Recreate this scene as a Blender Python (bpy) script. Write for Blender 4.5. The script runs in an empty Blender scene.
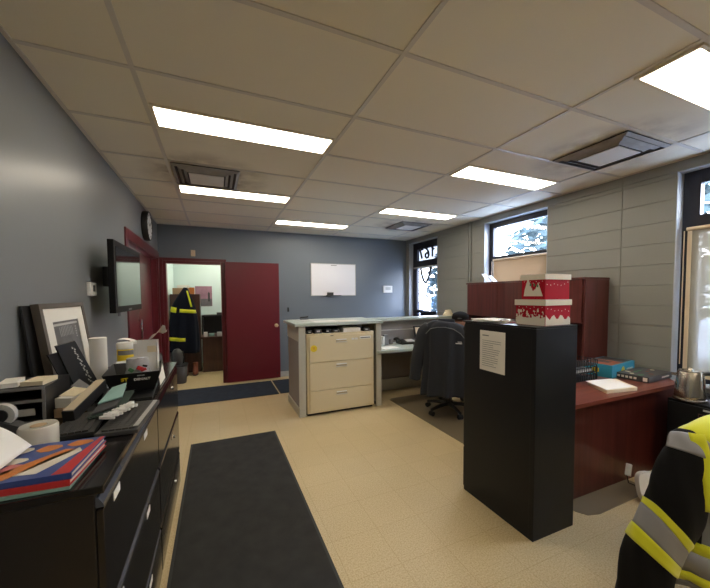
import bpy, bmesh, math, random
from mathutils import Vector, Matrix, noise
random.seed(7)
S = bpy.context.scene
COL = S.collection
V = Vector
PI = math.pi

# ------------------------------------------------------------------ helpers
class M:
    """collects shapes into one mesh"""
    def __init__(s): s.bm = bmesh.new(); s.mi = 0; s.T = Matrix.Identity(4)
    def _n(s, vs, fs):
        bv = [s.bm.verts.new(s.T @ V(v)) for v in vs]
        out = []
        for f in fs:
            try:
                q = s.bm.faces.new([bv[i] for i in f]); q.material_index = s.mi; out.append(q)
            except ValueError: pass
        return bv, out
    def box(s, x0, x1, y0, y1, z0, z1, bev=0.0):
        x0, x1 = sorted((x0, x1)); y0, y1 = sorted((y0, y1)); z0, z1 = sorted((z0, z1))
        vs = [(x0,y0,z0),(x1,y0,z0),(x1,y1,z0),(x0,y1,z0),(x0,y0,z1),(x1,y0,z1),(x1,y1,z1),(x0,y1,z1)]
        bv, fs = s._n(vs, [(0,3,2,1),(4,5,6,7),(0,1,5,4),(1,2,6,5),(2,3,7,6),(3,0,4,7)])
        if bev > 0:
            es = list({e for f in fs for e in f.edges})
            r = bmesh.ops.bevel(s.bm, geom=es, offset=bev, segments=2, affect='EDGES', profile=0.7)
            for f in r['faces']: f.material_index = s.mi
        return s
    def rbox(s, c, size, rz=0.0, bev=0.0, rx=0.0, ry=0.0):
        T0 = s.T
        s.T = T0 @ Matrix.Translation(V(c)) @ Matrix.Rotation(rz,4,'Z') @ Matrix.Rotation(ry,4,'Y') @ Matrix.Rotation(rx,4,'X')
        a, b, d = size
        s.box(-a/2, a/2, -b/2, b/2, -d/2, d/2, bev); s.T = T0
        return s
    def loft(s, rings, cap0=True, cap1=True, closed=True):
        n = len(rings[0]); vs = [p for r in rings for p in r]; fs = []
        for i in range(len(rings)-1):
            for j in range(n if closed else n-1):
                k = (j+1) % n
                fs.append((i*n+j, i*n+k, (i+1)*n+k, (i+1)*n+j))
        if cap0: fs.append(tuple(range(n))[::-1])
        if cap1: fs.append(tuple(range((len(rings)-1)*n, len(rings)*n)))
        s._n(vs, fs); return s
    def cyl(s, p0, p1, r0, r1=None, seg=16):
        p0, p1 = V(p0), V(p1); r1 = r0 if r1 is None else r1
        d = (p1-p0).normalized(); a = d.orthogonal().normalized(); b = d.cross(a)
        ring = lambda p, r: [p + a*(r*math.cos(2*PI*i/seg)) + b*(r*math.sin(2*PI*i/seg)) for i in range(seg)]
        return s.loft([ring(p0, r0), ring(p1, r1)])
    def tube(s, pts, r, seg=8):
        pts = [V(p) for p in pts]; rings = []; a = None
        for i, p in enumerate(pts):
            d = (pts[min(i+1, len(pts)-1)] - pts[max(i-1, 0)]).normalized()
            a = d.orthogonal().normalized() if a is None else (a - d*a.dot(d)).normalized()
            b = d.cross(a); rr = r[i] if isinstance(r, (list, tuple)) else r
            rings.append([p + a*(rr*math.cos(2*PI*k/seg)) + b*(rr*math.sin(2*PI*k/seg)) for k in range(seg)])
        return s.loft(rings)
    def lathe(s, prof, c=(0,0,0), seg=28):
        c = V(c)
        rings = [[c + V((r*math.cos(2*PI*k/seg), r*math.sin(2*PI*k/seg), z)) for k in range(seg)] for r, z in prof]
        return s.loft(rings)
    def board(s, p0, p1, p2, p3, t):
        """quad given by its front corners (counter-clockwise seen from the front), t thick behind"""
        p = [V(q) for q in (p0, p1, p2, p3)]
        n = (p[1]-p[0]).cross(p[3]-p[0]).normalized()
        vs = p + [q - n*t for q in p]
        s._n(vs, [(0,1,2,3),(7,6,5,4),(0,4,5,1),(1,5,6,2),(2,6,7,3),(3,7,4,0)]); return s
    def prism(s, pts, o, ax, ay, t):
        """2-D outline on the plane o + ax*x + ay*y, extruded by t along ax x ay"""
        o, ax, ay = V(o), V(ax), V(ay); n = ax.cross(ay).normalized()
        a = [o + ax*x + ay*y for x, y in pts]; k = len(a)
        vs = a + [q + n*t for q in a]
        fs = [tuple(range(k))[::-1], tuple(range(k, 2*k))] + [(i, (i+1) % k, k+(i+1) % k, k+i) for i in range(k)]
        s._n(vs, fs); return s
    def sheet(s, fn, nu, nv, t):
        """thin curved sheet: fn(u,v) -> point, thickness t"""
        P = [[V(fn(i/nu, j/nv)) for j in range(nv+1)] for i in range(nu+1)]
        vs = []; W = nv+1
        for sgn in (0, 1):
            for i in range(nu+1):
                for j in range(nv+1):
                    du = P[min(i+1,nu)][j]-P[max(i-1,0)][j]; dv = P[i][min(j+1,nv)]-P[i][max(j-1,0)]
                    n = du.cross(dv); n = n.normalized() if n.length > 1e-9 else V((0,0,1))
                    vs.append(P[i][j] - n*(t*sgn))
        N = (nu+1)*W; fs = []
        for i in range(nu):
            for j in range(nv):
                a, b, c, d = i*W+j, (i+1)*W+j, (i+1)*W+j+1, i*W+j+1
                fs.append((a,b,c,d)); fs.append((N+d,N+c,N+b,N+a))
        for i in range(nu):
            for j, fl in ((0,0),(nv,1)):
                a, b = i*W+j, (i+1)*W+j
                fs.append((a,N+a,N+b,b) if not fl else (b,N+b,N+a,a))
        for j in range(nv):
            for i, fl in ((0,1),(nu,0)):
                a, b = i*W+j, i*W+j+1
                fs.append((a,N+a,N+b,b) if not fl else (b,N+b,N+a,a))
        s._n(vs, fs); return s
    def ball(s, c, r, seg=14, rings=9):
        c = V(c); rx, ry, rz = r if isinstance(r, (tuple, list)) else (r, r, r)
        R = []
        for i in range(rings+1):
            a = PI*(0.02 + 0.96*i/rings)
            R.append([c + V((rx*math.sin(a)*math.cos(2*PI*k/seg), ry*math.sin(a)*math.sin(2*PI*k/seg), -rz*math.cos(a))) for k in range(seg)])
        return s.loft(R)

BASE = {}
def _root(o):
    while o.parent: o = o.parent
    return o
def setp(o, label=None, cat=None, group=None, kind=None):
    if label: o['label'] = label
    if cat: o['category'] = cat
    if group: o['group'] = group
    if kind: o['kind'] = kind
    return o
def obj(name, m, mats, parent=None, smooth=False, label=None, local=False, sub=0, solid=0.0, kind=None):
    bm = m.bm
    bmesh.ops.recalc_face_normals(bm, faces=bm.faces[:])
    off = V((0,0,0))
    if parent is not None:
        if not local: off = BASE.get(_root(parent).name, V((0,0,0)))
    elif not local:
        xs = [v.co for v in bm.verts]
        off = V(((min(c.x for c in xs)+max(c.x for c in xs))/2, (min(c.y for c in xs)+max(c.y for c in xs))/2, min(c.z for c in xs)))
    bmesh.ops.translate(bm, verts=bm.verts[:], vec=-off)
    me = bpy.data.meshes.new(name); bm.to_mesh(me); bm.free()
    for mt in (mats if isinstance(mats, (list, tuple)) else [mats]): me.materials.append(mt)
    if smooth:
        for p in me.polygons: p.use_smooth = True
        if smooth != 'all':
            try: me.set_sharp_from_angle(angle=math.radians(40))
            except Exception: pass
    o = bpy.data.objects.new(name, me); COL.objects.link(o)
    if parent is not None: o.parent = parent
    else: o.location = off; BASE[o.name] = off
    if solid:
        md = o.modifiers.new('solid', 'SOLIDIFY'); md.thickness = solid; md.offset = 0
    if sub:
        md = o.modifiers.new('sub', 'SUBSURF'); md.levels = md.render_levels = sub
    if label: o['label'] = label
    if kind: o['kind'] = kind
    return o
def thing(name, label, cat, loc, rz=0.0, group=None, local=False):
    o = bpy.data.objects.new(name, None); COL.objects.link(o)
    o.empty_display_size = 0.05
    o.location = loc; o.rotation_euler = (0,0,rz)
    BASE[o.name] = V((0,0,0)) if local else V(loc)
    return setp(o, label, cat, group)
def one(name, m, mats, label, cat, group=None, **k):
    return setp(obj(name, m, mats, **k), label, cat, group)
def struct(name, m, mats, parent=None, **k):
    o = obj(name, m, mats, parent, **k)
    if parent is None: o['kind'] = 'structure'
    return o
def dup(root, loc, rz=None, label=None, group=None):
    r = root.copy(); COL.objects.link(r); r.location = loc
    if rz is not None: r.rotation_euler = (0,0,rz)
    if label: r['label'] = label
    if group: r['group'] = group
    for ch in list(root.children):
        c = ch.copy(); COL.objects.link(c); c.parent = r
        for g in list(ch.children):
            d = g.copy(); COL.objects.link(d); d.parent = c
    return r
def text_mesh(body, size, origin, ax, ay, depth=0.002, m=None, bold=0.0):
    """letters as real geometry in the plane origin + ax, ay, added to m"""
    cu = bpy.data.curves.new('letters', 'FONT'); cu.body = body; cu.size = size; cu.extrude = depth/2; cu.offset = bold
    cu.align_x = 'CENTER'; cu.align_y = 'CENTER'; cu.resolution_u = 3
    o = bpy.data.objects.new('letters', cu); COL.objects.link(o)
    bpy.context.view_layer.update()
    me = bpy.data.meshes.new_from_object(o.evaluated_get(bpy.context.evaluated_depsgraph_get()))
    ax, ay = V(ax).normalized(), V(ay).normalized(); az = ax.cross(ay); og = V(origin)
    m = m or M()
    vs = [og + ax*v.co.x + ay*v.co.y + az*v.co.z for v in me.vertices]
    m._n(vs, [tuple(p.vertices) for p in me.polygons])
    bpy.data.objects.remove(o); bpy.data.curves.remove(cu); bpy.data.meshes.remove(me)
    return m

# ------------------------------------------------------------------ materials
def mat(name, col, rough=0.5, metal=0.0, spec=0.5, bump=0.0, bscale=80.0, var=0.0, vscale=3.0, coat=0.0, sheen=0.0, emit=None, estr=0.0, alpha=None):
    m = bpy.data.materials.new(name); m.use_nodes = True
    nt = m.node_tree; b = nt.nodes['Principled BSDF']
    b.inputs['Base Color'].default_value = (*col, 1); b.inputs['Roughness'].default_value = rough
    b.inputs['Metallic'].default_value = metal; b.inputs['Specular IOR Level'].default_value = spec
    b.inputs['Coat Weight'].default_value = coat; b.inputs['Coat Roughness'].default_value = 0.06
    b.inputs['Sheen Weight'].default_value = sheen
    tc = nt.nodes.new('ShaderNodeTexCoord')
    if var > 0:
        n = nt.nodes.new('ShaderNodeTexNoise'); n.inputs['Scale'].default_value = vscale; n.inputs['Detail'].default_value = 5
        nt.links.new(tc.outputs['Object'], n.inputs['Vector'])
        mx = nt.nodes.new('ShaderNodeMix'); mx.data_type = 'RGBA'
        mx.inputs[6].default_value = (*[c*(1-var) for c in col], 1); mx.inputs[7].default_value = (*[min(1, c*(1+var)) for c in col], 1)
        nt.links.new(n.outputs['Fac'], mx.inputs[0]); nt.links.new(mx.outputs[2], b.inputs['Base Color'])
    if bump > 0:
        n = nt.nodes.new('ShaderNodeTexNoise'); n.inputs['Scale'].default_value = bscale; n.inputs['Detail'].default_value = 3
        nt.links.new(tc.outputs['Object'], n.inputs['Vector'])
        bp = nt.nodes.new('ShaderNodeBump'); bp.inputs['Strength'].default_value = bump; bp.inputs['Distance'].default_value = 0.002
        nt.links.new(n.outputs['Fac'], bp.inputs['Height']); nt.links.new(bp.outputs['Normal'], b.inputs['Normal'])
    if emit:
        b.inputs['Emission Color'].default_value = (*emit, 1); b.inputs['Emission Strength'].default_value = estr
    return m
def wood(name, dark, light, axis='Z', rough=0.35, scale=1.0, coat=0.25):
    m = mat(name, light, rough, coat=coat); nt = m.node_tree; b = nt.nodes['Principled BSDF']
    tc = nt.nodes.new('ShaderNodeTexCoord'); mp = nt.nodes.new('ShaderNodeMapping')
    sc = {'X': (1.2,22,22), 'Y': (22,1.2,22), 'Z': (22,22,1.2)}[axis]
    mp.inputs['Scale'].default_value = tuple(k*scale for k in sc)
    n = nt.nodes.new('ShaderNodeTexNoise'); n.inputs['Scale'].default_value = 1.0; n.inputs['Detail'].default_value = 6; n.inputs['Distortion'].default_value = 0.6
    cr = nt.nodes.new('ShaderNodeValToRGB')
    cr.color_ramp.elements[0].position = 0.3; cr.color_ramp.elements[0].color = (*dark, 1)
    cr.color_ramp.elements[1].position = 0.72; cr.color_ramp.elements[1].color = (*light, 1)
    nt.links.new(tc.outputs['Object'], mp.inputs['Vector']); nt.links.new(mp.outputs['Vector'], n.inputs['Vector'])
    nt.links.new(n.outputs['Fac'], cr.inputs['Fac']); nt.links.new(cr.outputs['Color'], b.inputs['Base Color'])
    return m
def nodes_mat(name):
    m = bpy.data.materials.new(name); m.use_nodes = True; nt = m.node_tree
    for n in list(nt.nodes): nt.nodes.remove(n)
    out = nt.nodes.new('ShaderNodeOutputMaterial'); return m, nt, out
def glass_mat(name, tint=(1,1,1), refl=0.04):
    m, nt, out = nodes_mat(name)
    t = nt.nodes.new('ShaderNodeBsdfTransparent'); t.inputs['Color'].default_value = (*tint, 1)
    g = nt.nodes.new('ShaderNodeBsdfGlossy'); g.inputs['Roughness'].default_value = 0.02
    mx = nt.nodes.new('ShaderNodeMixShader'); mx.inputs[0].default_value = refl
    nt.links.new(t.outputs[0], mx.inputs[1]); nt.links.new(g.outputs[0], mx.inputs[2])
    nt.links.new(mx.outputs[0], out.inputs['Surface']); return m
def mesh_shade(name, col, open_, translucent=0.6):
    """woven see-through blind cloth: part holes, part cloth that lets daylight glow through"""
    m, nt, out = nodes_mat(name)
    t = nt.nodes.new('ShaderNodeBsdfTransparent')
    d = nt.nodes.new('ShaderNodeBsdfDiffuse'); d.inputs['Color'].default_value = (*col, 1)
    l = nt.nodes.new('ShaderNodeBsdfTranslucent'); l.inputs['Color'].default_value = (*col, 1)
    a = nt.nodes.new('ShaderNodeMixShader'); a.inputs[0].default_value = translucent
    b = nt.nodes.new('ShaderNodeMixShader'); b.inputs[0].default_value = open_
    nt.links.new(d.outputs[0], a.inputs[1]); nt.links.new(l.outputs[0], a.inputs[2])
    nt.links.new(a.outputs[0], b.inputs[1]); nt.links.new(t.outputs[0], b.inputs[2]); nt.links.new(b.outputs[0], out.inputs['Surface'])
    return m
def floor_mat():
    m = mat('vinyl_floor', (.6,.5,.35), 0.32, spec=0.4); nt = m.node_tree; b = nt.nodes['Principled BSDF']
    tc = nt.nodes.new('ShaderNodeTexCoord')
    def noi(sc, det): 
        n = nt.nodes.new('ShaderNodeTexNoise'); n.inputs['Scale'].default_value = sc; n.inputs['Detail'].default_value = det
        nt.links.new(tc.outputs['Object'], n.inputs['Vector']); return n
    sp = noi(120, 4); bl = noi(1.3, 4)
    cr = nt.nodes.new('ShaderNodeValToRGB'); e = cr.color_ramp.elements
    e[0].position = .34; e[0].color = (.52,.395,.205,1); e[1].position = .62; e[1].color = (.69,.565,.345,1)
    nt.links.new(sp.outputs['Fac'], cr.inputs['Fac'])
    mx = nt.nodes.new('ShaderNodeMix'); mx.data_type = 'RGBA'; mx.blend_type = 'MULTIPLY'; mx.inputs[0].default_value = 1
    cr2 = nt.nodes.new('ShaderNodeValToRGB'); e = cr2.color_ramp.elements
    e[0].position = .3; e[0].color = (.9,.88,.84,1); e[1].position = .7; e[1].color = (1,1,1,1)
    nt.links.new(bl.outputs['Fac'], cr2.inputs['Fac']); nt.links.new(cr.outputs['Color'], mx.inputs[6]); nt.links.new(cr2.outputs['Color'], mx.inputs[7])
    br = nt.nodes.new('ShaderNodeTexBrick'); br.offset = 0; br.inputs['Scale'].default_value = 1
    br.inputs['Brick Width'].default_value = .3048; br.inputs['Row Height'].default_value = .3048; br.inputs['Mortar Size'].default_value = .0016
    br.inputs['Color1'].default_value = (1,1,1,1); br.inputs['Color2'].default_value = (.96,.96,.95,1); br.inputs['Mortar'].default_value = (.80,.75,.66,1)
    nt.links.new(tc.outputs['Object'], br.inputs['Vector'])
    m2 = nt.nodes.new('ShaderNodeMix'); m2.data_type = 'RGBA'; m2.blend_type = 'MULTIPLY'; m2.inputs[0].default_value = 1
    nt.links.new(mx.outputs[2], m2.inputs[6]); nt.links.new(br.outputs['Color'], m2.inputs[7]); nt.links.new(m2.outputs[2], b.inputs['Base Color'])
    bp = nt.nodes.new('ShaderNodeBump'); bp.inputs['Strength'].default_value = .08; bp.inputs['Distance'].default_value = .002
    nt.links.new(noi(9, 2).outputs['Fac'], bp.inputs['Height']); nt.links.new(bp.outputs['Normal'], b.inputs['Normal'])
    return m
CZ = 2.655
VENTS = [(-.054, 3.535), (2.99, 1.705), (2.99, 4.755)]
def ceiling_mat():
    """painted-over mineral tile with brown dust blown around the air diffusers"""
    m = mat('ceiling_tile', (.66,.60,.50), 0.9, spec=.1, bump=.35, bscale=160); nt = m.node_tree; b = nt.nodes['Principled BSDF']
    tc = nt.nodes.new('ShaderNodeTexCoord')
    n = nt.nodes.new('ShaderNodeTexNoise'); n.inputs['Scale'].default_value = 5; n.inputs['Detail'].default_value = 6
    nt.links.new(tc.outputs['Object'], n.inputs['Vector'])
    acc = None
    for x, y in VENTS:
        d = nt.nodes.new('ShaderNodeVectorMath'); d.operation = 'DISTANCE'; d.inputs[1].default_value = (x, y, CZ)
        nt.links.new(tc.outputs['Object'], d.inputs[0])
        mr = nt.nodes.new('ShaderNodeMapRange'); mr.inputs[1].default_value = .28; mr.inputs[2].default_value = .62; mr.inputs[3].default_value = .85; mr.inputs[4].default_value = 0
        nt.links.new(d.outputs['Value'], mr.inputs[0])
        if acc is None: acc = mr.outputs[0]
        else:
            a = nt.nodes.new('ShaderNodeMath'); a.operation = 'MAXIMUM'; nt.links.new(acc, a.inputs[0]); nt.links.new(mr.outputs[0], a.inputs[1]); acc = a.outputs[0]
    a = nt.nodes.new('ShaderNodeMath'); a.operation = 'MULTIPLY'; nt.links.new(acc, a.inputs[0])
    k = nt.nodes.new('ShaderNodeMapRange'); k.inputs[1].default_value = .3; k.inputs[2].default_value = .65; nt.links.new(n.outputs['Fac'], k.inputs[0]); nt.links.new(k.outputs[0], a.inputs[1])
    mx = nt.nodes.new('ShaderNodeMix'); mx.data_type = 'RGBA'; mx.inputs[6].default_value = CEIL; mx.inputs[7].default_value = (.30,.22,.15,1)
    nt.links.new(a.outputs[0], mx.inputs[0]); nt.links.new(mx.outputs[2], b.inputs['Base Color'])
    return m
CEIL = (.87,.81,.67,1)
X = {}
X['floor'] = floor_mat(); X['ceil'] = ceiling_mat()
X['tbar'] = mat('ceiling_bar_paint', (.68,.63,.55), .5)
X['lwall'] = mat('slate_wall_paint', (.190,.202,.210), .34, spec=.5, bump=.12, bscale=28, var=.04)
X['fwall'] = mat('blue_grey_wall_paint', (.155,.182,.215), .36, spec=.5, bump=.1, bscale=28, var=.04)
X['block'] = mat('painted_block', (.245,.245,.225), .55, bump=.35, bscale=90, var=.05, vscale=2)
X['reveal'] = mat('daylit_reveal', (.42,.44,.46), .5)
X['office'] = mat('pale_office_paint', (.70,.84,.84), .6)
X['base'] = mat('baseboard_vinyl', (.42,.42,.40), .5)
X['burg'] = mat('burgundy_paint', (.125,.010,.018), .33, spec=.5, bump=.06, bscale=40)
X['burgf'] = mat('burgundy_frame_paint', (.115,.014,.020), .3)
X['alu'] = mat('dark_bronze_aluminium', (.018,.020,.032), .35, metal=.3)
X['glass'] = glass_mat('window_glass')
X['glasst'] = glass_mat('dimming_transom_glass', (.20,.21,.225)); X['glassm'] = glass_mat('dimming_door_glass', (.66,.67,.69))  # tints added to dim the bright sky behind the number and door
X['shade'] = mesh_shade('solar_shade_cloth', (.34,.30,.22), .25, .15)
X['shade2'] = mesh_shade('beige_solar_shade', (.40,.30,.20), .024, .42)
X['cream'] = mat('cream_trim', (.74,.60,.42), .5)
X['white'] = mat('white_plastic', (.78,.77,.74), .4)
X['wboard'] = mat('whiteboard_face', (.86,.85,.88), .18)
X['paper'] = mat('paper', (.80,.77,.70), .8, var=.03)
X['paperw'] = mat('white_paper', (.86,.85,.82), .8)
X['manila'] = mat('manila_paper', (.78,.68,.48), .8, var=.05)
X['black'] = mat('black_plastic', (.012,.012,.013), .4)
X['tvb'] = mat('satin_tv_plastic', (.006,.006,.007), .45, spec=.2)
X['blackg'] = mat('gloss_black', (.006,.006,.008), .08, spec=.6)
X['lateral'] = mat('black_enamel_steel', (.0075,.006,.0065), .16, spec=.5, bump=.02, bscale=5)
X['lateralend'] = mat('espresso_enamel', (.012,.009,.008), .32, var=.1)
X['cab'] = mat('black_powder_coat', (.008,.009,.011), .42, spec=.28, bump=.15, bscale=400)
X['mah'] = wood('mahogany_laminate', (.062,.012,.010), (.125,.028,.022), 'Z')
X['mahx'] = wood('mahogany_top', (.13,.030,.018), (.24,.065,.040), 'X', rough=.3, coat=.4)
X['brown'] = wood('dark_walnut_laminate', (.05,.020,.014), (.085,.034,.024), 'Z')
X['beige'] = mat('beige_enamel_steel', (.70,.60,.39), .4)
X['beiged'] = mat('beige_recess', (.40,.33,.20), .6)
X['pull'] = mat('pale_satin_pull', (.62,.58,.50), .35)
X['counter'] = mat('pale_green_laminate', (.44,.50,.46), .3)
X['cpanel'] = mat('taupe_panel_fabric', (.27,.245,.235), .7, var=.06)
X['cpost'] = mat('putty_post', (.50,.49,.42), .45)
X['mat'] = mat('charcoal_carpet_mat', (.042,.042,.040), .95, spec=.1, bump=1, bscale=420, var=.35, vscale=9)
X['rubber'] = mat('rubber_edge', (.03,.03,.03), .7)
X['bmat'] = mat('navy_carpet_mat', (.036,.046,.066), .95, spec=.1, bump=1, bscale=420, var=.3, vscale=9)
X['cmat'] = mat('smoky_chair_mat', (.17,.135,.085), .28, spec=.5)
X['chrome'] = mat('chrome', (.7,.7,.7), .18, metal=1)
X['steel'] = mat('brushed_steel', (.55,.51,.44), .26, metal=1, bump=.1, bscale=30)
X['brass'] = mat('satin_brass', (.75,.6,.35), .28, metal=1)
X['grey'] = mat('mid_grey_plastic', (.2,.2,.2), .5)
X['dgrey'] = mat('dark_grey_plastic', (.05,.05,.052), .5)
X['lgrey'] = mat('light_grey_plastic', (.5,.5,.48), .5)
X['silver'] = mat('steel_blue_lip', (.08,.09,.12), .22, metal=.4)
X['red'] = mat('gift_box_red', (.40,.008,.024), .75, spec=.15)
X['snow'] = mat('cream_print', (.74,.68,.58), .6)
X['green'] = mat('green_print', (.08,.22,.10), .6)
X['cyan'] = mat('turquoise_carton', (.035,.30,.46), .4)
X['orange'] = mat('orange_print', (.60,.20,.04), .5)
X['yellow'] = mat('yellow_plastic', (.80,.60,.02), .4)
X['bookblue'] = mat('cover_blue', (.030,.065,.26), .35)
X['bookred'] = mat('cover_red', (.55,.03,.03), .4)
X['teal'] = mat('cover_teal', (.25,.42,.38), .5)
X['pages'] = mat('book_pages', (.72,.66,.54), .85, bump=.5, bscale=300)
X['pink'] = mat('cover_pink', (.70,.22,.22), .5)
X['tape'] = mat('clear_film_roll', (.62,.60,.52), .22, coat=.5)
X['card'] = mat('cardboard', (.42,.29,.17), .85, var=.1)
X['hivis'] = mat('hi_vis_yellow', (.72,.74,.015), .75, sheen=.3, bump=.5, bscale=300)
X['refl'] = mat('reflective_grey_tape', (.27,.27,.29), .4)
X['navy'] = mat('black_work_fabric', (.009,.009,.010), .95, spec=.12, sheen=.03, bump=.5, bscale=260)
X['hvgrey'] = mat('grey_mesh_fabric', (.22,.23,.25), .85, bump=.5, bscale=320)
X['navyc'] = mat('navy_work_fabric', (.008,.010,.020), .9, spec=.15, sheen=.03)
X['jacket'] = mat('charcoal_jacket_fabric', (.021,.024,.032), .85, spec=.25, sheen=.12, bump=.4, bscale=200)
X['pipe'] = mat('grey_piping', (.12,.13,.14), .7)
X['skin'] = mat('skin', (.55,.30,.22), .5)
X['hair'] = mat('dark_hair', (.02,.015,.012), .7)
X['denim'] = mat('dark_denim', (.02,.025,.045), .9)
X['boot'] = mat('rust_leather', (.22,.06,.03), .6)
X['frame'] = mat('taupe_wood_frame', (.10,.085,.070), .5, var=.15, vscale=12)
X['matte'] = mat('picture_mat_board', (.74,.72,.66), .7)
X['art'] = mat('grey_print', (.12,.12,.12), .4, var=.6, vscale=14)
X['artd'] = mat('dark_glossy_print', (.042,.045,.050), .22)
X['bag'] = mat('clear_plastic_bag', (.55,.56,.58), .12, coat=.6, var=.35, vscale=40)
X['diff'] = mat('lit_diffuser', (.9,.85,.75), .5, emit=(1.0,.89,.72), estr=6.5)
X['fix'] = mat('fixture_frame', (.80,.72,.56), .5)
X['pan'] = mat('diffuser_shadow_pan', (.035,.03,.03), .7)  # near-black colour puts shade into the slots between the rings
X['vent'] = mat('diffuser_steel', (.30,.28,.26), .6, var=.4, vscale=9)
X['ventw'] = mat('diffuser_plate', (.80,.78,.74), .6, var=.05)
X['asph'] = mat('pale_concrete', (.42,.42,.43), .9, var=.1, vscale=1)
X['sand'] = mat('gravel_lot', (.40,.36,.30), .95, var=.15, vscale=2)
X['leaf'] = mat('hazed_leaf_green', (.030,.050,.055), .8, var=.3)  # blue in the leaf colour stands in for haze and shade
X['bark'] = mat('bark', (.10,.07,.05), .9)
X['car'] = mat('silver_car_paint', (.72,.73,.75), .25, metal=.2, coat=1)
X['carb'] = mat('blue_car_paint', (.10,.20,.42), .25, coat=1)
X['build'] = mat('far_building', (.55,.53,.50), .8)

# ------------------------------------------------------------------ room dimensions (metres; camera above the origin)
LX, RX, FY, BY, CZ = -.835, 3.75, 6.05, -3.2, 2.655
OY = 8.05                                    # back of the small office

m = M(); m.box(-1.3, RX+.25, BY-.2, OY+.2, -.1, 0); fl = struct('floor', m, X['floor'], local=True)
m = M(); m.box(LX-.4, RX+.25, BY-.2, FY+.1, CZ, CZ+.06); struct('ceiling', m, X['ceil'], local=True)
m = M(); m.box(LX-.4, 1.3, FY+.1, OY+.2, CZ, CZ+.06); struct('ceiling_office', m, X['ceil'], local=True)
# ceiling grid bars
m = M()
RUN = [-.364-1.22*0, .856, 2.076, 3.296]; ROW = [2.01+.61*k for k in range(-8, 7)]
for x in RUN: m.box(x-.012, x+.012, BY, FY, CZ-.006, CZ-.0005)
for y in ROW:
    xs = [LX]+RUN+[RX]
    for a, b in zip(xs, xs[1:]): m.box(a+.0125, b-.0125, y-.012, y+.012, CZ-.006, CZ-.0005)
m.box(LX+.0005, LX+.022, BY, FY, CZ-.008, CZ-.0005); m.box(RX-.022, RX-.0005, BY, FY, CZ-.008, CZ-.0005); m.box(LX+.022, RX-.022, FY-.022, FY-.0005, CZ-.008, CZ-.0005)
struct('trim_1', m, X['tbar'], local=True)
# left wall with the red doorway, far wall with the office doorway
DL0, DL1, DLT = 4.05, 5.93, 2.11
m = M()
m.box(LX-.16, LX, BY, DL0, 0, CZ); m.box(LX-.16, LX, DL1, FY, 0, CZ); m.box(LX-.16, LX, DL0, DL1, DLT, CZ)
struct('wall_left', m, X['lwall'], local=True)
OX0, OX1, OT = -.775, .125, 2.075
m = M()
m.box(LX-.16, OX0, FY, FY+.12, 0, CZ); m.box(OX1, RX+.2, FY, FY+.12, 0, CZ); m.box(OX0, OX1, FY, FY+.12, OT, CZ)
struct('wall_far', m, X['fwall'], local=True)
m = M(); m.box(LX-.16, RX+.2, BY-.12, BY, 0, CZ); struct('wall_back', m, X['lwall'], local=True)
m = M(); m.box(LX-.16, LX, FY+.121, OY, 0, CZ); m.box(LX-.16, 1.2, OY, OY+.1, 0, CZ); m.box(1.1, 1.2, FY+.121, OY, 0, CZ)
struct('wall_office', m, X['office'], local=True)

# right wall: painted block courses with real joints, three openings
W1 = (.15, 1.58, .70, 2.56); W2 = (2.80, 3.83, 1.20, 2.565); W3 = (4.97, 5.93, 0.0, 2.565)
m = M(); m.mi = 0
zs = [0, .05]
while zs[-1] < CZ: zs.append(min(zs[-1]+.19, CZ))
def segs(z0, z1):
    cut = sorted([(a, b) for a, b, c, d in (W1, W2, W3) if z0 < d-.001 and z1 > c+.001])
    y = BY; out = []
    for a, b in cut:
        if a > y: out.append((y, a))
        y = b
    out.append((y, FY)); return out
levels = sorted(set([round(z, 4) for z in zs] + [W1[2], W1[3], W2[2], W2[3]]))
for z0, z1 in zip(levels, levels[1:]):
    for a, b in segs(z0, z1):
        e0 = .004 if round(z0,4) in [round(z,4) for z in zs] else 0
        cuts = [a] + [c for c in (-2.05, -.82, .395, 2.0, 4.14) if a < c < b] + [b]
        for p, q in zip(cuts, cuts[1:]):
            m.box(RX+.006, RX+.24, p, q, z0, z1)
            y0, y1, za, zb = p, q, z0+(.004 if e0 else 0), z1
            i = .0035
            vs = [(RX+.006,y0,za-.002 if e0 else za),(RX+.006,y1,za-.002 if e0 else za),(RX+.006,y1,zb),(RX+.006,y0,zb),
                  (RX,y0+i*(p!=a),za),(RX,y1-i*(q!=b),za),(RX,y1-i*(q!=b),zb-.003),(RX,y0+i*(p!=a),zb-.003)]
            m._n(vs, [(4,5,6,7),(0,1,5,4),(1,2,6,5),(2,3,7,6),(3,0,4,7)])
struct('wall_right', m, X['block'], local=True)
m = M(); m.box(RX-.030, RX-.0005, 4.09, 4.12, 1.7, CZ-.01, .004); m.box(RX-.022, RX-.0005, 4.15, 4.165, 1.7, CZ-.01, .003)
struct('trim_2', m, X['block'], local=True)
m = M()
m.box(OX1+.09, RX, FY-.012, FY-.0005, 0, .10, .003); struct('baseboard_far', m, X['base'], local=True)
m = M(); m.box(RX-.012, RX-.0005, 4.6, 4.95, 0, .10, .003); struct('baseboard_right', m, X['base'], local=True)
# reveals of the openings (pale bluish colour paints in the daylight falling on them)
for i, (a, b, c, d) in enumerate((W1, W2, W3)):
    m = M(); x0, x1 = RX+.001, RX+.10
    m.box(x0, x1, b-.006, b, c, d); m.box(x0, x1, a, a+.006, c, d); m.box(x0, x1, a+.006, b-.006, d-.006, d)
    if c > 0: m.box(RX-.02, x1, a+.006, b-.006, c, c+.012)
    struct('trim_%d' % (3+i), m, X['reveal'], local=True)

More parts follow.
